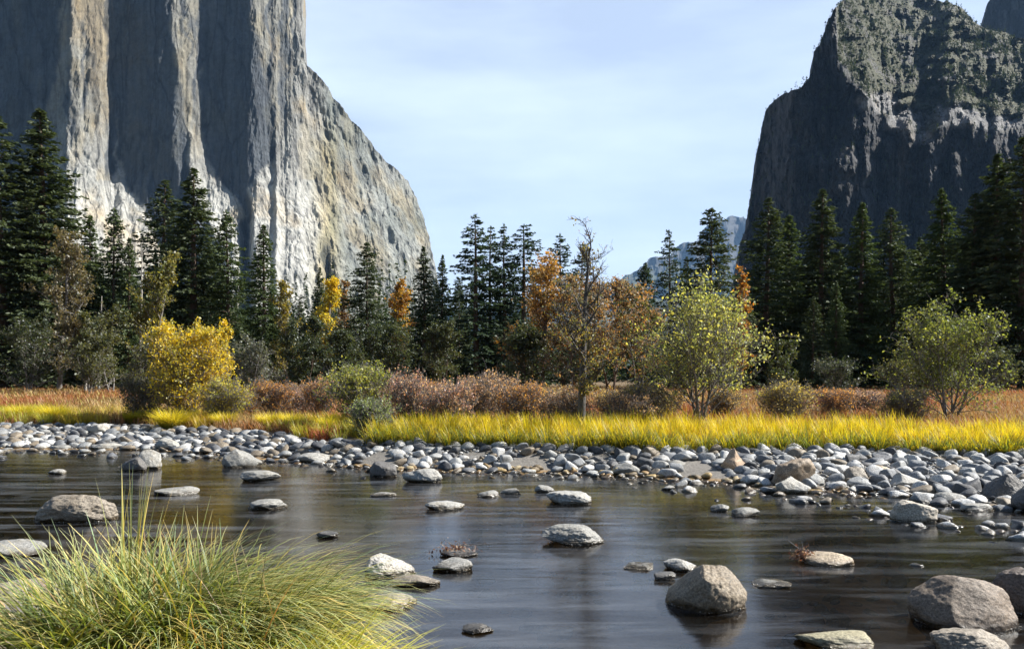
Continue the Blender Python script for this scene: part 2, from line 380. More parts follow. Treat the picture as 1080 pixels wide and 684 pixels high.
# --- the big left wall: buttresses whose right-hand flanks face the sun
_rows = np.array([-160, 0, 60, 115, 160, 200, 230, 270, 430.])
_edges = np.array([[72, 120, 187, 212, 262], [68, 118, 185, 212, 263], [62, 114, 180, 206, 273], [52, 118, 197, 213, 291],
                   [56, 121, 200, 217, 293], [60, 138, 206, 241, 262], [62, 157, 216, 253, 262], [62, 175, 236, 256, 260], [62, 190, 240, 258, 260.]])
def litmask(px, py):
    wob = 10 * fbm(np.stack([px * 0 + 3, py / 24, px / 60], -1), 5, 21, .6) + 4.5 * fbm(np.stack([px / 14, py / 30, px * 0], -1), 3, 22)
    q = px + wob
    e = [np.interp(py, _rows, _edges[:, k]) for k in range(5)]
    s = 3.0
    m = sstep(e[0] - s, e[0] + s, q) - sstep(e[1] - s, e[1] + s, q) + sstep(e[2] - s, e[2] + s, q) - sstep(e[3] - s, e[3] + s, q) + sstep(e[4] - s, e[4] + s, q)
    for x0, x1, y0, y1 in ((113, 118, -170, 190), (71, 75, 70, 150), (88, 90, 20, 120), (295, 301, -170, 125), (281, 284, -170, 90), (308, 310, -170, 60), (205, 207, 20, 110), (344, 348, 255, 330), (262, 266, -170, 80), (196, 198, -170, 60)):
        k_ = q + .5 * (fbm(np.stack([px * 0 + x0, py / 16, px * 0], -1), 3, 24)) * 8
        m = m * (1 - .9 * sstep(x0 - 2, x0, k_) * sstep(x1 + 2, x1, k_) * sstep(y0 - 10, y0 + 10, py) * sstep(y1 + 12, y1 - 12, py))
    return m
TOE = ([-170, 120, 190, 250, 440], [0.03, 0.05, 0.45, 0.75, 0.8])
def el_depth_table():
    pxs = np.arange(-260, 540, 1.0); pys = np.arange(-170, 441, 2.0)
    Pm, Qm = np.meshgrid(pxs, pys)
    m = litmask(Pm, Qm)
    gl = np.interp(Qm, [0, 120, 240, 330], [2.6, 2.4, 1.4, 1.0]) + 0.5 * fbm(np.stack([Pm / 16, Qm / 70, 0 * Pm], -1), 3, 31)
    gd = 0.05 + 0.08 * fbm(np.stack([Pm / 22, Qm / 120, 0 * Pm], -1), 3, 33)
    g = gd + (gl - gd) * m
    g = np.where(Pm > 330, np.maximum(g * 0.8, 0.2), g)
    # dln D / dpx
    tx = (Pm - 540) / F
    dl = (g / F) / np.clip(1 - g * tx, 0.3, 5)
    cum = np.cumsum(dl[:, ::-1], axis=1)[:, ::-1]
    ref = cum[:, np.searchsorted(pxs, 455)][:, None]
    D = 2000.0 * np.exp(-(cum - ref))
    D = np.minimum.accumulate(D, axis=0)                        # no overhangs: every buttress stands on its own foot
    t_ = (HOR - pys[:, None]) / F
    sl_ = np.interp(pys, TOE[0], TOE[1])[:, None] * (0.25 + 0.75 * m)
    D = D * np.exp(-np.cumsum(sl_ / F / np.clip(1 - sl_ * t_, .3, 1) * 2.0, axis=0))
    # soften row-to-row steps
    for _ in range(3):
        D[1:-1] = 0.25 * D[:-2] + 0.5 * D[1:-1] + 0.25 * D[2:]
    return pxs, pys, D
_px, _py, _D = el_depth_table()
def bil(px, py):
    a = np.clip((px - _px[0]), 0, len(_px) - 1.001); b = np.clip((py - _py[0]) / 2.0, 0, len(_py) - 1.001)
    i = a.astype(int); j = b.astype(int); fa = a - i; fb = b - j
    return (_D[j, i] * (1 - fa) + _D[j, i + 1] * fa) * (1 - fb) + (_D[j + 1, i] * (1 - fa) + _D[j + 1, i + 1] * fa) * fb
def el_depth(px, py):
    D = bil(px, py)
    q = np.stack([px / 7.0, py / 38.0, px * 0], -1)
    D = D + 5 * fbm(q, 4, 41, 0.55) + 6 * ridged(np.stack([px / 20 + py / 90, py / 60, 0 * px + 2], -1), 5, 43, 0.6)
    big = sstep(300, 340, px)
    D = D + 42 * fbm(np.stack([px / 30 - py / 70, py / 62, 0 * px], -1), 4, 45, .6) * big + 7 * ridged(np.stack([px / 9 - py / 60, py / 90, 0 * px + 8], -1), 4, 44, .55) * big
    D = D + 3 * ridged(np.stack([px / 9, py / 22, 0 * px + 8], -1), 4, 40, .55) * sstep(140, 220, py)
    return D
sil = [(-230, -150), (316, -150), (316, 0), (318, 30), (320, 64), (329, 74), (345, 92), (360, 117), (376, 132), (391, 152), (405, 168), (420, 180), (431, 192), (439, 210), (446, 232), (452, 250), (458, 275), (462, 300), (468, 330)]
A, P, D = cliff_sheet(sil, [(-230, 425), (475, 425)], 760, 430, el_depth)
def jag(A):
    A = A.copy(); W_ = A / np.array([26., 26., 150.])
    r = fbm(W_, 5, 51, 0.6); k = ridged(A / np.array([60., 60., 190.]) + A[..., 2:3] / 300.0, 5, 54, .55); g = fbm(A / 11.0, 3, 55, .6)
    A[..., 0] += 3.0 * r + 4 * k + 1.0 * g; A[..., 1] -= 4.0 * r + 5 * k + 1.2 * g; A[..., 2] += 2.0 * g
    return A
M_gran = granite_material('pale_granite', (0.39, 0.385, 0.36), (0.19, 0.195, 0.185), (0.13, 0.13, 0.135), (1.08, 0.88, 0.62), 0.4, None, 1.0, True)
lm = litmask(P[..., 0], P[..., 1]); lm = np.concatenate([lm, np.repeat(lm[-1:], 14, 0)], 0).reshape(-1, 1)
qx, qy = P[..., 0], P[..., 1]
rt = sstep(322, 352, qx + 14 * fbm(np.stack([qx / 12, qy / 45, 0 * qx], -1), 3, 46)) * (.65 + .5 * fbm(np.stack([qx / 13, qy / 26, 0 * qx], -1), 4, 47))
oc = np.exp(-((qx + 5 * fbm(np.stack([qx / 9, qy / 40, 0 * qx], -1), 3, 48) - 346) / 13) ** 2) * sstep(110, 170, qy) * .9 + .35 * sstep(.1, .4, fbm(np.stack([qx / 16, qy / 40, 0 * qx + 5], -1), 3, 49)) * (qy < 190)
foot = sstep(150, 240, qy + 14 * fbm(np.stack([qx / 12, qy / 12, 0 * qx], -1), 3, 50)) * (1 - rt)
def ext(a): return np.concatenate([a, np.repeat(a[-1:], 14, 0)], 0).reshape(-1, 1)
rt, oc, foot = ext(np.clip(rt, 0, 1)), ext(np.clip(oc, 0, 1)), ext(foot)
cc = np.array([[.24, .275, .33]]) * (1 - lm) + np.array([[.86, .86, .84]]) * lm  # unlit bands painted dark and bluish to deepen their shade
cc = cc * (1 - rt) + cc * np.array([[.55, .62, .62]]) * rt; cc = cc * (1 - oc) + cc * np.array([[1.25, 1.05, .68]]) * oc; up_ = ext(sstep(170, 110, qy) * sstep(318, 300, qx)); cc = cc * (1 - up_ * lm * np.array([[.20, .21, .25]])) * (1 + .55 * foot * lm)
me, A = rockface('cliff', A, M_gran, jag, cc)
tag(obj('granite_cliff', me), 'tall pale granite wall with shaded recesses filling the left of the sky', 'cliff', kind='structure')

# --- right-hand cliff: dark vertical front, scrubby sunlit slope above the brow
_bx = [760, 880, 884, 905, 918, 940, 972, 985, 1000, 1030, 1060, 1090, 1300]
_by = [-400, -60, 70, 92, 112, 132, 152, 142, 124, 132, 140, 134, 120]
def rc_depth(px, py):
    wob = 8 * fbm(np.stack([px / 16, py / 16, 0 * px], -1), 3, 61)
    brow = np.interp(px, _bx, _by) + wob
    up = np.clip(brow - py, 0, 400)
    t = (HOR - py) / F; s = 1.15
    D = 900.0 * np.exp((s / F) * up / np.clip(1 - s * 0.8 * t, 0.35, 1))
    D = D + (px - 900) * 0.10 + 260 * sstep(868, 780, px) ** 2 * 0.6
    D = D + 30 * ridged(np.stack([px / 24, py / 95, 0 * px + 1], -1), 4, 68, 0.55) + 22 * fbm(np.stack([px / 26, py / 60, 0 * px], -1), 5, 63, 0.6) + 12 * ridged(np.stack([px / 14, py / 22, 0 * px + 4], -1), 5, 64, 0.62)
    D = D + sstep(0, 30, up) * (42 * fbm(np.stack([px / 30 + py / 40, py / 26, 0 * px + 4], -1), 4, 66, 0.6) + 34 * ridged(np.stack([px / 13 + py / 30, py / 12, 0 * px + 4], -1), 5, 67, 0.62))
    return D
sil2 = [(770, 330), (775, 292), (783, 255), (790, 226), (794, 200), (797, 172), (803, 135), (807, 117), (815, 106), (828, 98), (842, 94), (853, 82), (858, 66), (863, 50), (872, 28), (880, 12), (887, 2), (900, -4), (930, -3), (960, -3), (985, 0), (1003, 3), (1015, 10), (1028, 22), (1040, 30), (1060, 36), (1085, 42), (1140, 40), (1330, 60)]
A, P, D = cliff_sheet(sil2, [(772, 425), (1330, 425)], 760, 380, rc_depth, 14, 30)
def jag2(A):
    A = A.copy(); A[..., 0] += 2.2 * fbm(A / 18.0, 4, 72, 0.6); A[..., 2] += 2.5 * fbm(A / 16.0, 4, 73, 0.6); A[..., 1] += 3.0 * fbm(A / 16.0, 4, 71, 0.6)
    return A
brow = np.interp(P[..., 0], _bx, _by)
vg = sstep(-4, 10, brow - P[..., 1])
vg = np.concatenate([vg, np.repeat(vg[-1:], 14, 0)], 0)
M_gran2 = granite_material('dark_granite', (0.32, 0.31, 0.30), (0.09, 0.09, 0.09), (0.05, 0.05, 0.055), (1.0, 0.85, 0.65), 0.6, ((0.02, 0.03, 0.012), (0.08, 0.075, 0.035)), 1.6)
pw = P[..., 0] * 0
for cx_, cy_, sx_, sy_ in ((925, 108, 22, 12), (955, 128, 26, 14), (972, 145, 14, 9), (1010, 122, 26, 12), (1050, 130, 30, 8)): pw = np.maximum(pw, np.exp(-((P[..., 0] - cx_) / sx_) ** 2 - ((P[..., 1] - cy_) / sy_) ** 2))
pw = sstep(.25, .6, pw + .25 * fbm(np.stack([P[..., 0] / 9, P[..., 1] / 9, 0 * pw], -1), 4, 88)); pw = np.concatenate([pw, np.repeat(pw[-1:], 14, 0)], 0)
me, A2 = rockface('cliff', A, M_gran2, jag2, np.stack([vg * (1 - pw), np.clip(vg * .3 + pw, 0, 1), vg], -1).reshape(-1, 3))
tag(obj('forested_cliff', me), 'dark cliff with a scrubby sunlit shoulder on the right', 'cliff', kind='structure')

# --- darker peak behind its shoulder
def pk_depth(px, py): return 1900 + 20 * fbm(np.stack([px / 14, py / 30, 0 * px], -1), 4, 81)
A, P, D = cliff_sheet([(1010, 120), (1036, 24), (1041, 6), (1050, -12), (1090, -40), (1200, -60)], [(1005, 425), (1220, 425)], 160, 160, pk_depth)
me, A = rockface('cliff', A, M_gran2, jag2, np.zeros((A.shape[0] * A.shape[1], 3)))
tag(obj('background_peak', me), 'dark bare peak in the top right corner behind the cliff shoulder', 'peak', kind='structure')

# --- distant mountains up the valley
def far_depth(px, py):
    t = np.clip((300 - py) / 90, -1, 1)
    return 8800 + 1100 * t + 230 * ridged(np.stack([px / 15, py / 30, 0 * px], -1), 5, 91) + (px - 700) * 4
A, P, D = cliff_sheet([(430, 330), (560, 318), (600, 312), (630, 305), (645, 300), (655, 292), (668, 286), (678, 281), (683, 273), (692, 270), (703, 272), (712, 262), (722, 256), (735, 254), (744, 240), (752, 236), (758, 228), (765, 231), (772, 228), (784, 229), (795, 236), (830, 250), (900, 262)],
                      [(430, 425), (900, 425)], 360, 160, far_depth, 10, 90)
def jag3(A):
    A = A.copy(); A[..., 0] += 8 * fbm(A / 60.0, 4, 92, .6); return A
M_far = granite_material('far_granite', (0.07, 0.072, 0.075), (0.03, 0.032, 0.035), (0.07, 0.07, 0.07), (0.9, 0.9, 0.8), 0.4, ((0.03, 0.05, 0.02), (0.07, 0.08, 0.04)), 0.35)
vg = .8 * sstep(272, 300, P[..., 1]); vg = np.concatenate([vg, np.repeat(vg[-1:], 10, 0)], 0)
me, A = rockface('cliff', A, M_far, jag3, np.repeat(vg.reshape(-1, 1), 3, 1) * [[1, 0, 1]] + [[0, 1, 0]])
tag(obj('distant_mountain', me), 'hazy blue mountain ridge far up the valley', 'mountain', kind='structure')

# ------------------------------------------------------------------ foliage primitives
def quads(c, d, u, ln, wd, cols):
    """diamond leaves: centre c, long axis d, cross axis u"""
    n = len(c); a = c - d * ln[:, None] * .5; b = c + d * ln[:, None] * .5
    s1 = c + u * wd[:, None] * .5; s2 = c - u * wd[:, None] * .5
    V = np.stack([a, s1, b, s2], 1).reshape(-1, 3); f = np.arange(4 * n).reshape(-1, 4)
    return V, f, np.repeat(cols, 4, 0)
def unit(v): return v / np.maximum(np.linalg.norm(v, axis=-1, keepdims=True), 1e-9)
def randdir(r, n): return unit(r.normal(size=(n, 3)))

def tubes(paths, sides=6):
    """paths: list of (pts (k,3), radii (k,))"""
    Vs, Fs = [], []; off = 0
    ang = np.linspace(0, 2 * np.pi, sides, endpoint=False)
    for p, r in paths:
        p = np.asarray(p, float); k = len(p)
        tg = unit(np.gradient(p, axis=0)); ref = np.where(np.abs(tg[:, 2:3]) > .9, [[1., 0, 0]], [[0, 0, 1.]])
        a = unit(np.cross(tg, ref)); b = np.cross(tg, a)
        ring = p[:, None] + np.asarray(r)[:, None, None] * (np.cos(ang)[None, :, None] * a[:, None] + np.sin(ang)[None, :, None] * b[:, None])
        Vs.append(ring.reshape(-1, 3))
        i = np.arange(k - 1)[:, None] * sides + np.arange(sides)[None]; j = np.arange(k - 1)[:, None] * sides + (np.arange(sides)[None] + 1) % sides
        Fs.append((np.stack([i, j, j + sides, i + sides], -1) + off).reshape(-1, 4)); off += k * sides
    return np.concatenate(Vs), np.concatenate(Fs)

def conifer(seed, H, Rr, dens=1.0, sparse=0.0, base=0.06, green=((0.018, 0.034, 0.013), (0.05, 0.075, 0.025)), top=0.8):
    r = rng(seed); C_, Dd, Uu, Ll, Ww, Cc = [], [], [], [], [], []
    tr_lean = r.normal(0, 0.006, 2)
    def axis(h): return np.array([tr_lean[0] * h + 0.1 * math.sin(h * .3 + seed), tr_lean[1] * h, h])
    limbs = []
    h = H * base
    while h < H * 0.995:
        u = h / H
        prof = 1.75 * ((1 - u) ** top) * (0.6 + 0.4 * min(1, (u + 0.06) / 0.25)) * (1 + .16 * math.sin(h * 1.9 + seed))
        nb = r.integers(6, 10)
        for k in range(nb):
            if r.random() < sparse: continue
            az = r.uniform(0, 2 * np.pi); Lb = Rr * prof * r.uniform(0.62, 1.2) + 0.12
            if r.random() < 0.06: Lb *= 1.25
            ds = np.array([math.cos(az), math.sin(az), 0]); rise = 0.25 * u + r.uniform(-.1, .1) - 0.1
            n = max(5, int(Lb * 12.5 * dens)); s = r.uniform(0.12, 1.0, n) ** 0.8
            p = axis(h)[None] + ds[None] * (s * Lb)[:, None]
            p[:, 2] += s * Lb * rise - 0.16 * Lb * s ** 2 * (1 - u)
            side = np.array([-ds[1], ds[0], 0])
            wsp = 0.28 * Lb * (1.1 - s) + .05
            lat = r.uniform(-1, 1, n) * wsp
            p += side[None] * lat[:, None]; p[:, 2] += r.normal(0, .06, n)
            dd = ds[None] + side[None] * (np.sign(lat) * r.uniform(.2, 1.1, n))[:, None] + r.normal(0, .28, (n, 3)); dd[:, 2] -= 0.25
            dd = unit(dd)
            C_.append(p); Dd.append(dd); Uu.append(unit(np.cross(dd, r.normal(size=(n, 3)) * [1, 1, 1] + [0, 0, 1.2])))
            Ll.append(r.uniform(.26, .52, n)); Ww.append(r.uniform(.12, .23, n))
            mixv = np.clip(s * 0.6 + r.normal(0, .2, n), 0, 1)[:, None]
            Cc.append(np.array(green[0]) * (1 - mixv) + np.array(green[1]) * mixv)
            if Lb > 0.5:
                limbs.append((np.stack([axis(h), axis(h) + ds * Lb * .5 + [0, 0, Lb * .5 * rise]]), [0.035, 0.012]))
        h += r.uniform(.18, .34) * (1 + 1.2 * sparse)
    n = 14; d = unit(r.normal(size=(n, 3)) * .4 + [0, 0, 1.5])
    C_.append(np.tile(axis(H * .99), (n, 1)) + r.normal(0, .06, (n, 3))); Dd.append(d); Uu.append(randdir(r, n)); Ll.append(np.full(n, .5)); Ww.append(np.full(n, .09)); Cc.append(np.tile(green[1], (n, 1)))
    V, f, c = quads(np.concatenate(C_), np.concatenate(Dd), np.concatenate(Uu), np.concatenate(Ll), np.concatenate(Ww), np.concatenate(Cc))
    crown = mesh('crown', V, [f], M_needle, c)
    hs = np.linspace(-0.5, H * .98, 14); rad = 0.018 * H * (1 - hs / H) ** .8 + 0.02; rad[0] *= 1.3
    Vt, Ft = tubes([(np.stack([axis(q) for q in hs]), rad)] + limbs[::2], 5)
    trunk = mesh('trunk', Vt, [Ft], M_bark, smooth=True)
    return trunk, crown, H

def put_tree(name, data, loc, s, rz, label, cat, group=None):
    e = empty(name, loc, rz, s)
    for k, me in (('trunk', data[0]), ('crown', data[1])):
        obj(k, me, e)
    return tag(e, label, cat, group)

print('cliffs done')
G_dark = ((0.028, 0.046, 0.02), (0.11, 0.13, 0.05)); G_mid = ((0.036, 0.062, 0.02), (0.12, 0.15, 0.05)); G_blue = ((0.024, 0.045, 0.026), (0.085, 0.12, 0.06))
CON = {
 'spire0': conifer(1, 22, 3.0, 1.0, 0, .05, G_dark), 'spire1': conifer(2, 22, 2.6, 1.0, 0, .05, G_mid), 'spire2': conifer(3, 22, 3.2, 1.0, .12, .05, G_dark, .7),
 'wide0': conifer(4, 20, 3.6, 1.0, .05, .06, G_dark, .68), 'wide1': conifer(5, 20, 3.3, .95, .1, .05, G_mid, .75),
 'open0': conifer(6, 20, 2.5, .9, .22, .06, G_blue, .6), 'open1': conifer(7, 20, 2.7, .9, .28, .06, G_blue, .55), 'dense0': conifer(8, 18, 3.0, 1.25, 0, .03, G_blue, .62), }
# px, top row, distance, kind, width factor, label
rowA = [
 (4, 122, 68, 'spire2', 1.0, 'tall dark conifer cut by the left edge of the photo'),
 (45, 116, 70, 'spire0', 1.0, 'tallest dark conifer on the left, rising against the shaded cliff'),
 (94, 226, 74, 'spire1', .9, 'slim conifer just left of the twin-topped green one, before the pale cliff foot'),
 (119, 219, 71, 'wide1', .8, 'pointed green conifer in front of the pale cliff foot at left'),
 (136, 250, 66, 'spire1', .8, 'shorter light green conifer beside a bleached bare pole'),
 (172, 188, 77, 'spire2', .9, 'dark conifer forming the left half of the tall pair in front of the shaded recess'),
 (203, 178, 73, 'spire0', 1.0, 'dark conifer forming the right, taller half of the pair in front of the shaded recess'),
 (240, 221, 72, 'wide1', .85, 'dark conifer in front of the white slanting slab of the cliff'),
 (278, 236, 70, 'spire1', 1.0, 'broad columnar conifer behind and right of the yellow bush'),
 (337, 282, 92, 'spire0', .7, 'small dark spire poking out above the yellow cottonwood'),
 (387, 255, 72, 'wide0', .8, 'dark conifer with a sharp top in front of the cliff between yellow and orange trees'),
 (447, 260, 70, 'spire0', .9, 'dark conifer standing at the right foot of the pale cliff'),
 (466, 268, 74, 'spire1', .8, 'lighter green conifer leaning on the dark one at the foot of the pale cliff'),
 (503, 226, 70, 'open0', 1.15, 'tallest open-crowned conifer in the middle, sky showing through its branches'),
 (517, 238, 74, 'open1', .9, 'second open-crowned conifer from the left in the middle cluster'),
 (531, 236, 71, 'open0', .9, 'third open-crowned conifer from the left in the middle cluster'),
 (552, 236, 72, 'open1', 1.2, 'right-hand conifer of the middle cluster, next to the orange oak'),
 (592, 246, 76, 'open0', 1.0, 'conifer top showing just left of the tall bare alder'),
 (614, 256, 80, 'open1', .9, 'conifer top showing behind the trunk of the tall bare alder'),
 (680, 277, 78, 'dense0', .7, 'small conical conifer against the blue distant ridge'),
 (706, 242, 70, 'open1', .75, 'thin open-topped conifer left of the big dark one by the distant peak'),
 (724, 270, 82, 'spire2', .6, 'small spire between the thin conifer and the big dark conifer by the distant peak'),
 (750, 219, 66, 'wide0', .95, 'big dark pyramid-shaped conifer left of the dark cliff edge'),
 (806, 208, 72, 'spire2', .95, 'first tall conifer at the left foot of the dark cliff'),
 (832, 226, 76, 'spire1', .95, 'second tall conifer from the left below the dark cliff'),
 (866, 200, 70, 'spire0', .95, 'tallest conifer of the group left of centre below the dark cliff'),
 (908, 213, 70, 'spire1', .9, 'slender pale-tipped conifer midway along the foot of the dark cliff'),
 (942, 218, 73, 'spire2', .9, 'bushy conifer right of the slender pale-tipped one below the dark cliff'),
 (970, 250, 80, 'spire0', .8, 'short dark conifer in the notch between taller ones below the dark cliff'),
 (995, 198, 70, 'spire1', .95, 'conifer rising right behind the round green tree on the meadow'),
 (1023, 204, 67, 'spire2', .95, 'conifer just right of the round green tree, dark to the ground'),
 (1052, 162, 66, 'spire0', .95, 'very tall dark conifer second from the right edge'),
 (1079, 146, 64, 'spire2', .9, 'very tall dark conifer cut by the right edge of the photo'),
 (857, 312, 60, 'spire2', .75, 'small young conifer standing in front of the forest below the dark cliff'),
 (882, 296, 62, 'spire1', .75, 'medium young conifer beside the small one in front of the forest'),
 (24, 208, 80, 'spire2', .8, 'conifer wedged between the two tallest ones at far left'),
 (66, 262, 84, 'spire1', .8, 'shorter conifer in shade right of the tallest one at left'),
 (222, 262, 80, 'spire2', .8, 'short conifer in the gap between the tall pair and the one by the white slab'),
 (420, 300, 82, 'spire0', .8, 'dark conifer in the gap right of the sharp-topped one, by the orange tree'),
 (484, 292, 78, 'wide0', .6, 'low dark conifer under the left side of the middle cluster'),
]
r = rng(77)
for i, (px, top, d, kind, wf, lab) in enumerate(rowA):
    x = PX(px, d); z0 = float(gz(x, d)) - .1
    if px > 790 or px < 60 or 160 < px < 210: wf *= 1.22
    H = PZ(top, d) - z0; s = H / CON[kind][2]
    put_tree('conifer', CON[kind], (x, d, z0), (s * wf, s * wf, s), r.uniform(0, 6.28), lab, 'conifer', 'conifers along the forest edge')
# fill rows behind
k = 0
for px in list(range(-60, 570, 21)) + list(range(788, 1160, 14)):
    d = r.uniform(88, 125); pxx = px + r.uniform(-8, 8)
    lim = np.interp(pxx, [-60, 60, 110, 165, 215, 300, 380, 480, 560, 790, 860, 960, 1160], [200, 215, 290, 270, 270, 320, 325, 320, 300, 290, 260, 265, 215])
    top = lim + r.uniform(-4, 30)
    kind = ['spire0', 'spire1', 'spire2', 'wide0', 'wide1'][r.integers(0, 5)]
    x = PX(pxx, d); z0 = float(gz(x, d)) - .1; H = PZ(top, d) - z0; s = H / CON[kind][2]
    side = ('below the pale cliff' if pxx < 570 else 'below the dark cliff')
    put_tree('conifer', CON[kind], (x, d, z0), (s * 1.05, s * 1.05, s), r.uniform(0, 6.28),
             'dark second-row conifer mostly hidden by nearer ones ' + side, 'conifer', 'second row conifers ' + side)

# far-off wood
def far_wood():
    r = rng(5); n = 2600
    px = r.uniform(-150, 1230, n); d = r.uniform(140, 420, n); x = PX(px, d); z = gz(x, d)
    H = r.uniform(12, 19, n) * np.where((px > 560) & (px < 790), .75, 1.25)
    Vs, Fs, Cs = [], [], []; k = 90
    for lvl in range(k):
        u = (lvl + .5) / k
        c = np.stack([x, d, z + H * u], -1); az = r.uniform(0, 6.28, n)
        rad = (1 - u) ** .8 * H * .16 * r.uniform(.3, 1, n)
        ds = np.stack([np.cos(az), np.sin(az), -.3 * np.ones(n)], -1)
        c = c + ds * rad[:, None]
        g = (np.array([.016, .03, .013]) + r.random((n, 1)) * np.array([.03, .04, .015]))
        V, f, cc = quads(c, unit(ds), unit(np.cross(ds, [0, 0, 1.])), r.uniform(.8, 1.8, n) * (1.2 - .5 * u), r.uniform(.4, .9, n), g)
        Vs.append(V); Fs.append(f + 4 * n * lvl); Cs.append(cc)
    return mesh('far_wood', np.concatenate(Vs), [np.concatenate(Fs)], M_needle, np.concatenate(Cs))
tag(obj('far_wood', far_wood()), 'far-off conifer wood filling the valley behind the front trees', 'woodland', kind='stuff')

# scrub on the right cliff
def cliff_scrub():
    r = rng(15); P3 = A2[40:-14].reshape(-1, 3); pxs = 540 + F * P3[:, 0] / P3[:, 1]; pys = HOR - F * (P3[:, 2] - CAMZ) / P3[:, 1]
    br = np.interp(pxs, _bx, _by); up = br - pys
    clump = fbm(P3 / np.array([38., 38., 38.]), 4, 17, .6)
    pale = np.exp(-((pxs - 945) / 40) ** 2 - ((pys - 118) / 20) ** 2) + np.exp(-((pxs - 1030) / 42) ** 2 - ((pys - 128) / 9) ** 2)
    wgt = np.where(up > 4, np.clip(clump + .12, 0, 1) * (1 - np.clip(pale * 1.6, 0, 1)), 0.012 * (pxs < 1100))
    near = sstep(12, 0, np.abs(pys - np.interp(pxs, [p[0] for p in sil2], [p[1] for p in sil2])))
    wgt = wgt + .12 * near
    idx = r.choice(len(P3), 4200, replace=False, p=wgt / wgt.sum()); B = P3[idx]; n = len(B)
    H = r.uniform(2.5, 8, n) * np.where(r.random(n) < .12, 1.7, 1); Vs, Fs, Cs = [], [], []; k = 26
    for q in range(k):
        u = r.random(n); dd = randdir(r, n); rad = H * .28 * (1 - u * .8)
        c = B + dd * rad[:, None] * [1, 1, .3]; c[:, 2] += H * u
        g = np.array([.022, .036, .012]) + r.random((n, 1)) * np.array([.05, .05, .02])
        V, f, cc = quads(c, unit(dd + [0, 0, .6]), randdir(r, n), r.uniform(1., 2.2, n), r.uniform(.6, 1.4, n), g)
        Vs.append(V); Fs.append(f + 4 * n * q); Cs.append(cc)
    return mesh('cliff_scrub', np.concatenate(Vs), [np.concatenate(Fs)], M_needle, np.concatenate(Cs))
tag(obj('cliff_scrub', cliff_scrub()), 'dark scrub and stunted trees scattered over the cliff shoulder', 'scrub', kind='stuff')

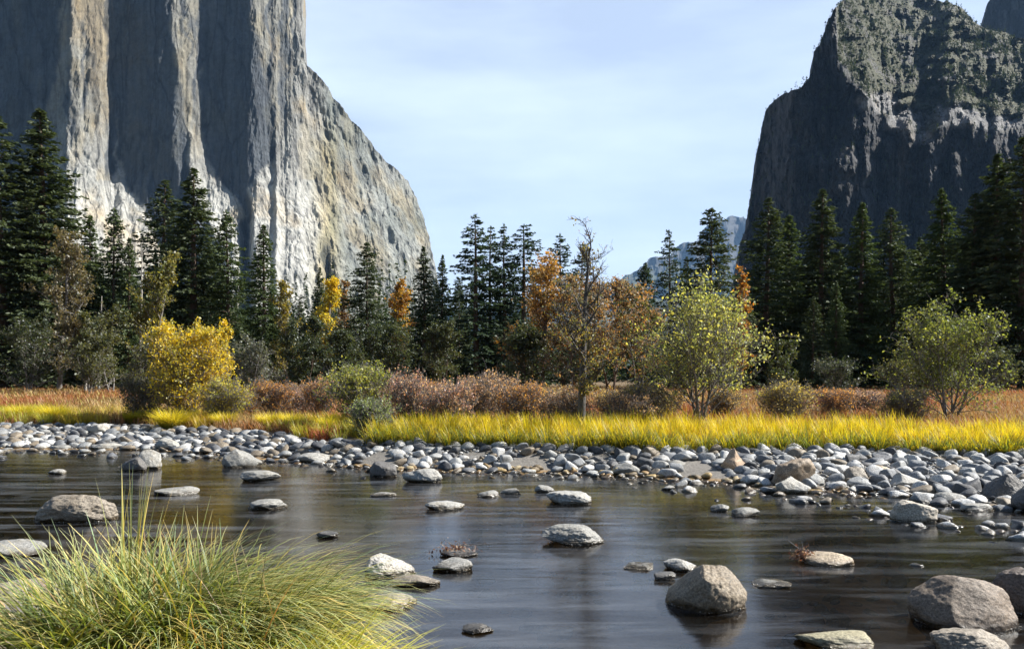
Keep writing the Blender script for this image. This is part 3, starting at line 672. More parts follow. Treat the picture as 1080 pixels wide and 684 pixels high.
# ------------------------------------------------------------------ broadleaf trees and shrubs
def broadleaf(seed, H, W, stems=1, nleaf=6000, leaf=0.12, cols=((.2, .15, .03),), base=.25, spread=.35, bark=None, fillb=.0, top_sparse=0., trunk_r=None, shape=1.0, droop=0.0, cone=0.0):
    """H height, W crown width; skeleton of tapered limbs, leaves clustered along the twigs"""
    r = rng(seed); paths = []; tips = []
    tr = trunk_r or 0.018 * H
    cz = H * (base + 1) / 2; rz_ = H * (1 - base) / 2 * 1.05
    if stems > 1: cz = H * .42; rz_ = H * .62
    def inside(p):
        kf = 1 + cone * (.75 - 1.5 * min(max(p[2] / H, 0), 1)); kf = max(kf, .12)
        return ((p[0] / (W * .5 * kf)) ** 2 + (p[1] / (W * .5 * kf)) ** 2 + ((p[2] - cz) / rz_) ** 2 * (1 - .6 * cone)) <= 1.15 * (1 + .35 * math.sin(p[0] * 5.1 / W * 3 + seed) * math.cos(p[2] * 7 / H * 2 + seed))
    def grow(p, d, Ln, rad, lev):
        rag = r.uniform(.72, 1.12); k = 6 if lev < 2 else 4; pts = [p.copy()]; rr = [rad]; q = p.copy(); dd = d.copy()
        for i in range(k):
            dd = unit(dd + r.normal(0, (.035 if stems == 1 else .08) if lev == 0 else .13 + .05 * lev, 3) + np.array([0, 0, .07 - droop * lev * .1])); q = q + dd * Ln / k
            if lev > 0 and i > 1 and not inside(q * rag): break
            pts.append(q.copy()); rr.append(rad * (1 - .8 * (i + 1) / k) + .002)
        if len(pts) < 2: return
        paths.append((np.array(pts), rr))
        if lev >= 2:
            for a in pts[1:]: tips.append((a, lev))
        if lev < 3:
            nb = [int(9 + 2 * H), 7, 5][lev] if stems == 1 else [11, 6, 5][lev]
            if lev == 0: nb = min(nb, 22)
            for j in range(nb):
                u = (base * .8 + (1 - base * .8) * (j + r.random()) / nb) if lev == 0 else r.uniform(.2, 1)
                ii = u * (len(pts) - 1); a = int(min(ii, len(pts) - 2)); bp = pts[a] + (pts[a + 1] - pts[a]) * (ii - a)
                az = r.uniform(0, 6.28); out_ = np.array([math.cos(az), math.sin(az), 0])
                if lev == 0:
                    el = r.uniform(.15, .9) + u * .5; ln = W * .5 * r.uniform(.6, 1.1) * (1.15 - .75 * u ** 2 * shape)
                else:
                    el = r.uniform(-.1, .7); ln = Ln * r.uniform(.35, .6)
                nd = unit(out_ + np.array([0, 0, el]) + dd * (.3 if lev == 0 else .6))
                grow(bp, nd, ln, rr[min(a, len(rr) - 1)] * (.45 if lev == 0 else .55), lev + 1)
    for s in range(stems):
        az = 6.28 * s / stems + r.uniform(0, 1); tilt = r.uniform(.3, 1) * spread if stems > 1 else .03
        d = unit(np.array([math.cos(az) * tilt, math.sin(az) * tilt, 1.]))
        b = np.array([math.cos(az), math.sin(az), 0]) * (0.04 * H * (stems > 1) * r.random()) + [0, 0, -.1]
        grow(b, d, H * r.uniform(.82, 1.0) if stems > 1 else H, tr * (1 if stems == 1 else .6), 0)
    T = np.array([t[0] for t in tips]); T = T[T[:, 2] > .04 * H]
    if top_sparse > 0:
        keep = r.random(len(T)) > top_sparse * sstep(.35, .75, T[:, 2] / H); T = T[keep]
    T = T[r.random(len(T)) < .85]
    i = r.integers(0, len(T), nleaf); sp = max(.024 * W, leaf * .8)
    c = T[i] + r.normal(0, 1, (nleaf, 3)) * sp * r.uniform(.2, 1.1, (nleaf, 1))
    cols = np.array(cols); cl = fbm(c / (W * .16), 2, seed) * .5 + .5 + r.normal(0, .16, nleaf)
    ci = np.clip(cl * len(cols), 0, len(cols) - .001); a = ci.astype(int)
    cc = cols[a] * r.uniform(.75, 1.2, (nleaf, 1))
    d = unit(r.normal(size=(nleaf, 3)) + [0, 0, -.3]); u = unit(np.cross(d, r.normal(size=(nleaf, 3)) + [0, 0, .8]))
    ln = leaf * r.uniform(.45, 1.35, nleaf)
    V, f, cc = quads(c, d, u, ln, ln * .62, cc)
    crown = mesh('crown', V, [f], M_leaf, cc)
    Vt, Ft = tubes(paths, 5)
    trunk = mesh('trunk', Vt, [Ft], bark or M_alder, smooth=True)
    return trunk, crown, H

YEL = ((.62, .42, .02), (.74, .56, .03), (.55, .46, .05), (.38, .36, .05))
OLIVE = ((.05, .065, .02), (.09, .1, .03), (.14, .14, .04), (.06, .07, .025))
LIME = ((.22, .27, .08), (.36, .4, .12), (.56, .54, .14), (.38, .42, .18))
ORANGE = ((.2, .15, .07), (.32, .2, .07), (.48, .24, .05), (.26, .2, .1))
RUST = ((.22, .16, .1), (.3, .2, .12), (.26, .22, .16), (.42, .22, .07))
DARKB = ((.035, .05, .022), (.055, .075, .03), (.09, .105, .045))
GREY = ((.1, .11, .08), (.16, .17, .13), (.07, .09, .05))
PINK = ((.34, .17, .13), (.46, .26, .19), (.28, .15, .12), (.46, .24, .12))
# px, top, base row, width px, distance, builder args, name, label, category
trees = [
 (196, 340, None, 96, 24.5, dict(stems=9, nleaf=15000, leaf=.08, cols=YEL, base=.0, spread=.45, cone=.25), 'yellow_bush', 'bright golden bush standing on the far bank at left', 'bush'),
 (228, 330, None, 40, 26.5, dict(stems=2, nleaf=3000, leaf=.085, cols=YEL, base=.15, spread=.15), 'yellow_bush', 'narrow golden sapling rising behind the right side of the big golden bush', 'bush'),
 (613, 258, None, 100, 18.6, dict(stems=1, nleaf=2400, leaf=.06, cols=((.28, .2, .08), (.3, .24, .06), (.2, .2, .06), (.32, .16, .06)), base=.22, top_sparse=.88, trunk_r=.11, bark=M_darkbark, shape=.5), 'alder_tree', 'tall nearly bare alder with a dark trunk in the middle of the far bank', 'tree'),
 (738, 310, None, 168, 20.5, dict(stems=6, nleaf=8500, leaf=.078, cols=LIME, base=.08, spread=.42, bark=None, top_sparse=.3, shape=.8, cone=1.0), 'alder_tree', 'pale yellow-green multi-stemmed tree right of the tall bare alder', 'tree'),
 (1000, 334, None, 124, 22, dict(stems=6, nleaf=9500, leaf=.075, cols=((.14, .19, .04), (.24, .28, .06), (.2, .24, .06), (.34, .34, .08)), base=.07, spread=.42, top_sparse=.2, shape=.8, cone=.75), 'alder_tree', 'rounded green tree standing alone on the right of the meadow', 'tree'),
 (572, 284, None, 110, 52, dict(stems=1, nleaf=7000, leaf=.2, cols=ORANGE, base=.12, bark=M_bark), 'oak_tree', 'orange-topped oak left of the tall bare alder', 'tree'),
 (644, 286, None, 130, 54, dict(stems=2, nleaf=9000, leaf=.2, cols=RUST + ((.4, .16, .03),), base=.1, bark=M_bark), 'oak_tree', 'rust-brown oak with orange top right behind the tall bare alder', 'tree'),
 (606, 300, None, 78, 48, dict(stems=2, nleaf=6500, leaf=.17, cols=GREY + RUST, base=.05, bark=M_bark), 'oak_tree', 'greyish half-bare oak behind the trunk of the tall bare alder', 'tree'),
 (676, 308, None, 84, 50, dict(stems=2, nleaf=6500, leaf=.17, cols=RUST + OLIVE, base=.05), 'oak_tree', 'brown oak between the rust-brown oak and the pale yellow-green tree', 'tree'),
 (780, 288, None, 34, 56, dict(stems=1, nleaf=2200, leaf=.2, cols=((.4, .17, .03), (.34, .2, .04)), base=.15), 'maple_sapling', 'small orange sapling by the right side of the big pyramid-shaped conifer', 'sapling'),
 (62, 252, None, 86, 58, dict(stems=1, nleaf=8500, leaf=.2, cols=((.12, .11, .05), (.2, .16, .07), (.16, .13, .07), (.1, .1, .04)), base=.1, top_sparse=.2), 'cottonwood_tree', 'brownish half-bare broadleaf tree in front of the tallest conifer at left', 'tree'),
 (118, 325, None, 62, 55, dict(stems=2, nleaf=6500, leaf=.17, cols=OLIVE, base=.05), 'cottonwood_tree', 'olive broadleaf tree below the two pointed conifers at left', 'tree'),
 (160, 275, None, 80, 60, dict(stems=1, nleaf=7500, leaf=.2, cols=((.12, .14, .03), (.2, .2, .05), (.26, .22, .04), (.08, .1, .03)), base=.1, top_sparse=.1), 'cottonwood_tree', 'yellow-green broadleaf tree in front of the tall conifer pair', 'tree'),
 (30, 340, None, 80, 54, dict(stems=3, nleaf=6500, leaf=.16, cols=((.04, .055, .02), (.07, .085, .025)), base=.04), 'willow_bush', 'low dark green willow below the leftmost conifers', 'bush'),
 (96, 352, None, 60, 50, dict(stems=3, nleaf=5000, leaf=.15, cols=OLIVE, base=.04), 'willow_bush', 'low olive willow at the edge of the meadow below the bleached poles', 'bush'),
 (302, 300, None, 40, 66, dict(stems=1, nleaf=3600, leaf=.22, cols=((.14, .14, .04), (.3, .24, .04)), base=.1), 'cottonwood_tree', 'yellowing narrow tree just right of the broad columnar conifer', 'tree'),
 (340, 296, None, 52, 68, dict(stems=1, nleaf=5200, leaf=.22, cols=YEL, base=.3), 'cottonwood_tree', 'yellow-topped cottonwood in front of the right part of the pale cliff', 'tree'),
 (424, 300, None, 40, 76, dict(stems=1, nleaf=4200, leaf=.24, cols=((.45, .22, .03), (.42, .27, .03)), base=.3), 'cottonwood_tree', 'orange-yellow cottonwood behind the dark conifers at the right foot of the pale cliff', 'tree'),
 (362, 298, None, 30, 74, dict(stems=1, nleaf=2400, leaf=.22, cols=((.24, .13, .05), (.2, .14, .06)), base=.2), 'cottonwood_tree', 'rusty thin tree between the yellow-topped cottonwood and the sharp-topped conifer', 'tree'),
 (322, 342, None, 70, 58, dict(stems=2, nleaf=8000, leaf=.17, cols=DARKB, base=.03, bark=M_bark), 'oak_tree', 'dark green oak under the yellow-topped cottonwood', 'tree'),
 (412, 340, None, 78, 60, dict(stems=2, nleaf=8500, leaf=.17, cols=DARKB, base=.03, bark=M_bark), 'oak_tree', 'dark green oak under the orange-yellow cottonwood', 'tree'),
 (360, 352, None, 60, 57, dict(stems=2, nleaf=7000, leaf=.17, cols=DARKB, base=.03, bark=M_bark), 'oak_tree', 'low dark oak below the sharp-topped conifer', 'tree'),
 (466, 345, None, 60, 62, dict(stems=2, nleaf=6500, leaf=.17, cols=DARKB + ((.09, .09, .03),), base=.03, bark=M_bark), 'oak_tree', 'dark olive oak below the leaning pair of conifers', 'tree'),
 (560, 352, None, 90, 50, dict(stems=2, nleaf=9000, leaf=.16, cols=DARKB + ((.1, .09, .06),), base=.03, bark=M_bark), 'oak_tree', 'dark shaded oak below the orange-topped oak', 'tree'),
 (266, 358, None, 56, 40, dict(stems=4, nleaf=3600, leaf=.12, cols=GREY, base=.04), 'willow_bush', 'silvery grey willow just right of the golden bush', 'bush'),
 (160, 355, None, 62, 36, dict(stems=4, nleaf=4500, leaf=.11, cols=OLIVE + ((.16, .16, .04),), base=.04), 'willow_bush', 'green willow peeking out behind the left side of the golden bush', 'bush'),
 (822, 352, None, 40, 46, dict(stems=2, nleaf=3600, leaf=.13, cols=((.05, .07, .02), (.09, .1, .03)), base=.03), 'willow_bush', 'dark green bush right of the pale yellow-green tree', 'bush'),
 (1052, 374, None, 70, 52, dict(stems=3, nleaf=4000, leaf=.13, cols=DARKB + ((.1, .1, .03),), base=.03), 'willow_bush', 'dark low bush right behind the rounded green tree', 'bush'),
 (948, 384, None, 60, 55, dict(stems=3, nleaf=3500, leaf=.13, cols=OLIVE, base=.03), 'willow_bush', 'low olive bush at the forest edge left of the rounded green tree', 'bush'),
 (884, 386, None, 66, 56, dict(stems=3, nleaf=3500, leaf=.13, cols=GREY + DARKB, base=.03), 'willow_bush', 'low grey-green bush at the forest edge below the two young conifers', 'bush'),
 (380, 388, 452, 84, 21, dict(stems=9, nleaf=7500, leaf=.06, cols=((.4, .42, .06), (.5, .48, .07), (.26, .32, .07), (.34, .34, .08)), base=.02, spread=.8), 'willow_bush', 'yellow-green shrub at the left end of the bright sedge band', 'bush'),
 (392, 424, 456, 56, 18.6, dict(stems=8, nleaf=3800, leaf=.05, cols=((.26, .33, .16), (.36, .42, .16), (.18, .25, .12)), base=.02, spread=.8), 'willow_bush', 'small blue-green shrub in front of the yellow-green one by the sedge band', 'bush'),
 (152, 398, 446, 60, 25, dict(stems=7, nleaf=5000, leaf=.06, cols=((.07, .075, .03), (.14, .13, .04), (.05, .05, .03)), base=.02, spread=.7), 'willow_bush', 'dark twiggy shrub under the left side of the golden bush', 'bush'),
 (238, 404, 448, 66, 23.5, dict(stems=9, nleaf=5000, leaf=.06, cols=((.4, .42, .05), (.58, .5, .05), (.44, .36, .06)), base=.02, spread=.8), 'willow_bush', 'yellow-green shrub at the foot of the golden bush on its right', 'bush'),
 (955, 414, 446, 60, 21, dict(stems=9, nleaf=3000, leaf=.055, cols=((.3, .27, .1), (.36, .36, .1)), base=.02, spread=.8), 'willow_bush', 'olive-brown shrub at the left foot of the rounded green tree', 'bush'),
 (680, 404, 446, 60, 20, dict(stems=9, nleaf=3000, leaf=.055, cols=((.42, .3, .15), (.46, .38, .12), (.3, .27, .12)), base=.02, spread=.7), 'willow_bush', 'brownish shrub between the tall bare alder and the pale yellow-green tree', 'bush'),
 (830, 408, 444, 70, 21.5, dict(stems=9, nleaf=3600, leaf=.055, cols=((.5, .4, .1), (.56, .46, .12), (.4, .32, .12)), base=.02, spread=.8), 'willow_bush', 'straw-coloured shrub at the right foot of the pale yellow-green tree', 'bush'),
]
for sd_, (px, top, b, wpx, d, kw, name, lab, cat) in enumerate(trees):
    x = PX(px, d); z0 = float(gz(x, d)); H = PZ(top, d) - z0; W = wpx * d / F
    data = broadleaf(200 + sd_, H, W, **kw)
    put_tree(name, data, (x, d, z0), 1.0, 0, lab, cat, {'willow_bush': 'willow bushes', 'oak_tree': 'oaks at the forest edge', 'cottonwood_tree': 'cottonwoods in the forest', 'alder_tree': 'alders on the far bank', 'yellow_bush': 'golden bushes'}.get(name))
print('broadleaf done')

# reddish dogwood thicket along the bank: five shrub meshes reused
DOG = [broadleaf(400 + q, 1.0, 1.5, stems=9, nleaf=4200, leaf=.046, cols=np.clip(np.array(c_) * (2.0, 2.0, 2.5, 2.2)[q], 0, .75), base=.02, spread=.8, trunk_r=.014) for q, c_ in enumerate((PINK, ((.3, .14, .05), (.36, .2, .06), (.24, .12, .05)), ((.22, .13, .09), (.3, .2, .12), (.18, .12, .09)), ((.34, .2, .06), (.28, .2, .07), (.2, .16, .06))))]
DN = ['pinkish red', 'orange brown', 'grey pink', 'straw orange']
dog = [(262, 412, 27, 3), (288, 408, 25, 1), (315, 404, 26, 0), (340, 402, 24.5, 1), (430, 400, 20.5, 0), (456, 402, 22.5, 1), (478, 400, 20, 0), (506, 404, 21, 2), (528, 402, 23, 2), (552, 404, 20.5, 1), (580, 405, 22, 3), (600, 408, 20, 2), (645, 406, 22, 3), (662, 410, 19.6, 2), (880, 415, 24, 1), (908, 412, 26, 0), (700, 412, 23, 3), (765, 412, 23.5, 3)]
where = {262: 'right of the golden bush', 288: 'second from the golden bush', 315: 'third from the golden bush', 340: 'just left of the yellow-green bank shrub', 430: 'just right of the yellow-green bank shrub', 456: 'second to the right of the yellow-green bank shrub', 478: 'below the leaning conifer pair, close to the sedge', 506: 'below the tallest open-crowned conifer', 528: 'below the third open-crowned conifer', 552: 'below the middle cluster\'s right-hand conifer', 580: 'just left of the bare alder trunk', 600: 'touching the foot of the bare alder trunk on its left', 645: 'just right of the bare alder trunk', 662: 'second to the right of the bare alder trunk', 880: 'alone in the right meadow, left of the reddest one', 908: 'the reddest in the right meadow', 700: 'under the left side of the pale yellow-green tree', 765: 'under the right side of the pale yellow-green tree'}
for (px, top, d, v) in dog:
    x = PX(px, d); z0 = float(gz(x, d)); H = PZ(top, d) - z0
    put_tree('dogwood_shrub', DOG[v], (x, d, z0), (r.uniform(.8, 1.25), 1.0, H * r.uniform(.82, 1.12)), r.uniform(0, 6.28), DN[v] + ' leafy shrub ' + where[px], 'shrub', 'reddish shrubs on the far bank')

# bleached dead poles
for (px, top, d, lab) in ((90, 335, 56, 'pale bleached dead trunk standing in front of the dark trees at left'), (147, 258, 63, 'tall thin bleached pole right of the light green conifer'), (104, 312, 60, 'short bleached pole between the two pointed conifers at left')):
    x = PX(px, d); z0 = float(gz(x, d)); H = PZ(top, d) - z0; rr = rng(int(px))
    pts = np.stack([np.linspace(0, .25, 10) + rr.normal(0, .03, 10), np.zeros(10), np.linspace(-.3, H, 10)], -1)
    paths = [(pts, np.linspace(.11, .025, 10))]
    e = empty('dead_tree', (x, d, z0))
    Vt, Ft = tubes(paths, 7); obj('trunk', mesh('trunk', Vt, [Ft], M_snag, smooth=True), e)
    br = []
    for k in range(26):
        h = rr.uniform(.3, .95) * H; a = rr.uniform(0, 6.28); l = rr.uniform(.3, 1.1) * (1.1 - h / H)
        br.append((np.array([[h / H * .25, 0, h], [h / H * .25 + math.cos(a) * l, math.sin(a) * l, h - .15 * l], [h / H * .25 + math.cos(a) * l * 1.5, math.sin(a) * l * 1.5, h - .45 * l]]), [.022, .014, .004]))
    Vt, Ft = tubes(br, 4); obj('branches', mesh('branches', Vt, [Ft], M_snag), e)
    tag(e, lab, 'dead tree', 'bleached dead trunks')

# ------------------------------------------------------------------ grass
def blades(r, base, L_, wd, az, th0, th1, K, c0, c1, c2=None, tip_pow=1.0):
    """base (n,3), blades bend in direction az from angle th0 to th1 (from vertical)"""
    n = len(base); t = np.linspace(0, 1, K + 1)
    hd = np.stack([np.cos(az), np.sin(az), 0 * az], -1); sd_ = np.stack([-np.sin(az), np.cos(az), 0 * az], -1)
    p = base.copy(); V = np.zeros((n, K + 1, 2, 3), np.float32); Cc = np.zeros((n, K + 1, 2, 3), np.float32)
    for k in range(K + 1):
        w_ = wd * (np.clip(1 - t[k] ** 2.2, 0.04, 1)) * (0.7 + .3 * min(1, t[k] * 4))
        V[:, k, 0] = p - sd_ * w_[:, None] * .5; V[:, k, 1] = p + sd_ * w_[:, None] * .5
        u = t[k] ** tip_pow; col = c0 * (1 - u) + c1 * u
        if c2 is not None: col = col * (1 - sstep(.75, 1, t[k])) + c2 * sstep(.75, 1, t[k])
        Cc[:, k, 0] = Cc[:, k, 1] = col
        th = th0 + (th1 - th0) * (t[k] + .5 / K) ** 1.3
        p = p + (hd * np.sin(th)[:, None] + np.array([0, 0, 1.]) * np.cos(th)[:, None]) * (L_ / K)[:, None]
    i = (np.arange(n) * (K + 1) * 2)[:, None] + (np.arange(K) * 2)[None]
    f = np.stack([i, i + 1, i + 3, i + 2], -1).reshape(-1, 4)
    return V.reshape(-1, 3), f, Cc.reshape(-1, 3)

def vary(r, n, c, a=.2): return np.array(c)[None] * r.uniform(1 - a, 1 + a, (n, 1)) * r.uniform(1 - a * .3, 1 + a * .3, (n, 3))

# yellow sedge band on the bank (uncountable blades)
def sedge_band():
    r = rng(31); nt_ = 2100
    tx = r.uniform(-3.6, 17, nt_); ty = Yg(tx) + 0.15 + r.random(nt_) ** 1.2 * 3.6
    keep = (tx > -3.3 + .12 * (ty - 16)) & (fbm(np.stack([tx * 1.3, ty * 1.3, 0 * tx], -1), 3, 8) + r.normal(0, .1, nt_) > -.38); tx, ty = tx[keep], ty[keep]; nt_ = len(tx)
    per = 46; i = np.repeat(np.arange(nt_), per); n = len(i)
    tL = r.uniform(.28, .66, nt_) * (1 + .22 * fbm(np.stack([tx * .8, ty * .8, 0 * tx], -1), 3, 2)); tc = fbm(np.stack([tx * .5, ty * .5, 0 * tx], -1), 3, 3)
    az = r.uniform(0, 6.28, n); rad = r.random(n) ** .6 * .13
    b = np.stack([tx[i] + np.cos(az) * rad, ty[i] + np.sin(az) * rad, 0 * rad], -1); b[:, 2] = gz(b[:, 0], b[:, 1]) - .02
    front = (ty[i] - Yg(tx[i])) < .7
    th0 = r.uniform(.02, .35, n); th1 = th0 + np.where(front, r.uniform(.6, 2.0, n), r.uniform(.1, .9, n))
    Ln = tL[i] * r.uniform(.55, 1.2, n) * np.where(front, .95, .95)
    c1 = vary(r, n, (.86, .68, .03), .22); k = (tc[i] + r.normal(0, .25, n) > .35); c1[k] = vary(r, k.sum(), (.42, .46, .04), .2)
    k = r.random(n) < .12; c1[k] = vary(r, k.sum(), (.45, .24, .05), .2)
    c0 = vary(r, n, (.035, .05, .012), .25)  # green bases darkened to paint in the shadow under the band
    k = front & (r.random(n) < .6); c1[k] = vary(r, k.sum(), (.24, .28, .07), .3)
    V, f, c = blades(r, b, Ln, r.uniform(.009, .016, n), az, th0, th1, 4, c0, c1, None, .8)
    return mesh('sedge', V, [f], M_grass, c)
tag(obj('sedge_grass', sedge_band()), 'bright yellow and green sedge band along the far bank', 'sedge', kind='stuff')

# lower grass in patches at left bank
def left_grass():
    r = rng(32); nt_ = 900
    tx = r.uniform(-24, -3.6, nt_); ty = Yg(tx) + .1 + r.random(nt_) * 4.0
    m = fbm(np.stack([tx * .55, ty * .55, 0 * tx], -1), 3, 12) + r.normal(0, .1, nt_) > -.02
    tx, ty = tx[m], ty[m]; nt_ = len(tx); per = 44; i = np.repeat(np.arange(nt_), per); n = len(i)
    az = r.uniform(0, 6.28, n); rad = r.random(n) ** .6 * .16
    b = np.stack([tx[i] + np.cos(az) * rad, ty[i] + np.sin(az) * rad, 0 * rad], -1); b[:, 2] = gz(b[:, 0], b[:, 1]) - .02
    hue = fbm(np.stack([tx * .4, ty * .4, 0 * tx + 3], -1), 3, 13)[i] + r.normal(0, .2, n)
    c1 = np.where((hue > 0)[:, None], vary(r, n, (.66, .46, .04), .2), vary(r, n, (.5, .5, .06), .2)); c0 = vary(r, n, (.14, .13, .03), .25)
    th0 = r.uniform(.02, .4, n)
    V, f, c = blades(r, b, r.uniform(.3, .55, n), r.uniform(.009, .015, n), az, th0, th0 + r.uniform(.3, 1.6, n), 4, c0, c1, None, .7)
    return mesh('bank_grass', V, [f], M_grass, c)
tag(obj('bank_grass', left_grass()), 'patchy yellow grass behind the stones on the left bank', 'grass', kind='stuff')

# rust-coloured meadow of bracken and dry grass
def meadow():
    r = rng(33); n = 150000
    y = 18 + 63 * r.random(n) ** 1.7; px = r.uniform(-60, 1140, n); x = PX(px, y)
    k = y > Yg(x) + np.where(x < -4.2, .5, 3.2); x, y = x[k], y[k]; n = len(x)
    b = np.stack([x, y, gz(x, y) - .02], -1)
    p = fbm(np.stack([x * .22, y * .22, 0 * x], -1), 4, 41); q = fbm(np.stack([x * .6, y * .6, 0 * x + 7], -1), 3, 42) + r.normal(0, .3, n)
    c1 = vary(r, n, (.42, .2, .07), .25); k = p + .3 * q > .12; c1[k] = vary(r, k.sum(), (.48, .32, .13), .2); k = p + .3 * q < -.28; c1[k] = vary(r, k.sum(), (.46, .15, .055), .25)
    k = q > .55; c1[k] = vary(r, k.sum(), (.52, .42, .1), .2)
    c0 = c1 * .6; az = r.uniform(0, 6.28, n); th0 = r.uniform(.05, .5, n)
    sc_ = np.clip(y / 26, .9, 2.4)
    V, f, c = blades(r, b, r.uniform(.2, .5, n) * (1 + .35 * p), r.uniform(.012, .03, n) * sc_, az, th0, th0 + r.uniform(.4, 1.6, n), 3, c0, c1)
    return mesh('meadow_bracken', V, [f], M_dry, c)
tag(obj('meadow_bracken', meadow()), 'rust-brown bracken and dry grass covering the meadow before the forest', 'bracken', kind='stuff')

def tuft(seed, n, spread, L0, L1, wd, c0, c1, th=(.05, .5), bend=(.5, 1.7), K=5, azc=None, azs=None, c2=None):
    r = rng(seed); az = r.uniform(0, 6.28, n) if azc is None else r.normal(azc, azs, n)
    a2 = r.uniform(0, 6.28, n); rad = np.sqrt(r.random(n))
    b = np.stack([np.cos(a2) * rad * spread[0], np.sin(a2) * rad * spread[1], np.full(n, -.02)], -1)
    if azc is None: az = a2 + r.normal(0, .6, n)
    th0 = r.uniform(*th, n)
    cc1 = vary(r, n, c1, .25); cc0 = vary(r, n, c0, .25)
    V, f, c = blades(r, b, r.uniform(L0, L1, n), r.uniform(wd * .6, wd * 1.3, n), az, th0, th0 + r.uniform(*bend, n), K, cc0, cc1, None if c2 is None else vary(r, n, c2, .2))
    return V, f, c
V, f, c = tuft(50, 900, (.16, .16), .4, .68, .011, (.14, .17, .03), (.82, .66, .05)); TUF = mesh('tussock', V, [f], M_grass, c)
tus = [(181, 451, 'round yellow-green tussock at the stones edge in front of the golden bush', 1.0), (57, 445, 'bright yellow tussock on the left bank, second from the left edge', .95), (22, 443, 'yellow tussock on the left bank nearest the left edge', .9),
       (236, 450, 'small green tussock in the shade right of the round one', .75), (284, 452, 'yellow tussock below the second reddish shrub, at the edge of the stones', .8), (345, 457, 'bright green tussock left of the small blue-green shrub', .8), (140, 446, 'small yellow tussock left of the round one', .7), (306, 452, 'orange-tinted tussock between two yellow ones at the edge of the stones', .75)]
for k, (px, py, lab, s) in enumerate(tus):
    d = DW(py, .33); x = PX(px, d)
    o = obj('grass_tussock', TUF, loc=(x, d, float(gz(x, d)))); o.scale = (s * 1.5, s * 1.3, s * 1.15); o.rotation_euler = (0, 0, k * .3); tag(o, lab, 'tussock', 'tussocks at the edge of the stones')

# foreground clumps
def big_clump():
    r = rng(61); parts = []
    def add(cx, cy, sx, sy, n, L0, L1, wd, azc, azs, th, bend, c0, c1, c2, z=.22):
        a2 = r.uniform(0, 6.28, n); rad = np.sqrt(r.random(n))
        b = np.stack([cx + np.cos(a2) * rad * sx, cy + np.sin(a2) * rad * sy, np.full(n, z)], -1)
        az = r.normal(azc, azs, n); th0 = r.uniform(*th, n)
        parts.append(blades(r, b, r.uniform(L0, L1, n), r.uniform(wd * .6, wd * 1.25, n), az, th0, th0 + r.uniform(*bend, n), 9, vary(r, n, c0, .3), vary(r, n, c1, .32), vary(r, n, c2, .25), 1.5))
    g0, g1, g2 = (.035, .05, .012), (.34, .40, .10), (.72, .72, .36)  # green blades, roots darkened as shaded gaps, tips paled as highlights
    add(-1.74, 3.70, .42, .32, 1900, .6, 1.02, .013, 2.5, 1.3, (.02, .4), (.6, 1.9), g0, g1, g2)          # left side
    add(-1.50, 3.75, .44, .32, 3000, .75, 1.12, .0125, -.05, .7, (.0, .4), (1.3, 2.5), g0, g1, g2)          # arching right
    add(-1.72, 3.4, .45, .22, 1400, .55, .98, .012, -.6, 1.0, (.1, .6), (1.0, 2.4), g0, (.4, .46, .07), g2)
    add(-1.45, 3.6, .6, .35, 420, .5, 1.05, .010, 0, 3.0, (.1, .8), (.2, 2.4), (.2, .14, .07), (.42, .3, .15), (.5, .38, .22))   # dead blades
    add(-1.84, 3.8, .06, .06, 20, 1.0, 1.16, .012, 1.2, .9, (0, .08), (.05, .3), g0, (.5, .5, .16), (.66, .62, .32))   # upright seed stems
    for q, (V_, f_, c_) in enumerate(parts):                   # straw, green and bluish blades mixed blade by blade
        nb_ = len(c_) // 20; pick = r.random(nb_); tint = np.where(pick[:, None] < .28, [[1.5, 1.15, .9]], np.where(pick[:, None] < .45, [[.55, .7, .8]], [[1, 1, 1]])) * r.uniform(.7, 1.25, (nb_, 1))
        parts[q] = (V_, f_, c_ * np.repeat(tint, 20, 0))
    return parts
def join(parts):
    V = np.concatenate([p[0] for p in parts]); off = 0; fs = []
    for p in parts: fs.append(p[1] + off); off += len(p[0])
    return V, np.concatenate(fs), np.concatenate([p[2] for p in parts])
V, f, c = join(big_clump()); V[:, 0] += 1.45; V[:, 1] -= 3.7; V[:, 2] -= .22
tag(obj('sedge_clump', mesh('sedge_clump', V, [f], M_grass, c), loc=(-1.45, 3.7, .22)), 'large green sedge clump arching to the right in the left foreground', 'sedge clump', 'foreground sedge clumps')
r2 = rng(62)
def clump2(n, cx, cy, sx, sy, L0, L1, azc, azs, th, bend, c0, c1, c2, wd=.0135, z=.15):
    a2 = r2.uniform(0, 6.28, n); rad = np.sqrt(r2.random(n)); b = np.stack([cx + np.cos(a2) * rad * sx, cy + np.sin(a2) * rad * sy, np.full(n, z)], -1)
    th0 = r2.uniform(*th, n)
    return blades(r2, b, r2.uniform(L0, L1, n), r2.uniform(wd * .6, wd * 1.25, n), r2.normal(azc, azs, n), th0, th0 + r2.uniform(*bend, n), 8, vary(r2, n, c0, .3), vary(r2, n, c1, .25), vary(r2, n, c2, .2))
V, f, c = clump2(2600, -1.08, 3.12, .34, .22, .55, .9, -.1, .8, (.05, .5), (.9, 2.2), (.26, .28, .03), (.74, .72, .06), (.8, .7, .18)); V = V - [-.98, 3.15, .15]
tag(obj('sedge_clump', mesh('sedge_clump', V, [f], M_grass, c), loc=(-.98, 3.15, .15)), 'bright yellow-green sedge clump at the bottom, right of the large green one', 'sedge clump', 'foreground sedge clumps')
V, f, c = clump2(2200, -2.0, 3.15, .55, .3, .35, .68, .6, 1.8, (.05, .6), (.5, 1.8), (.16, .13, .03), (.46, .42, .07), (.55, .42, .14)); V = V - [-1.85, 3.05, .15]
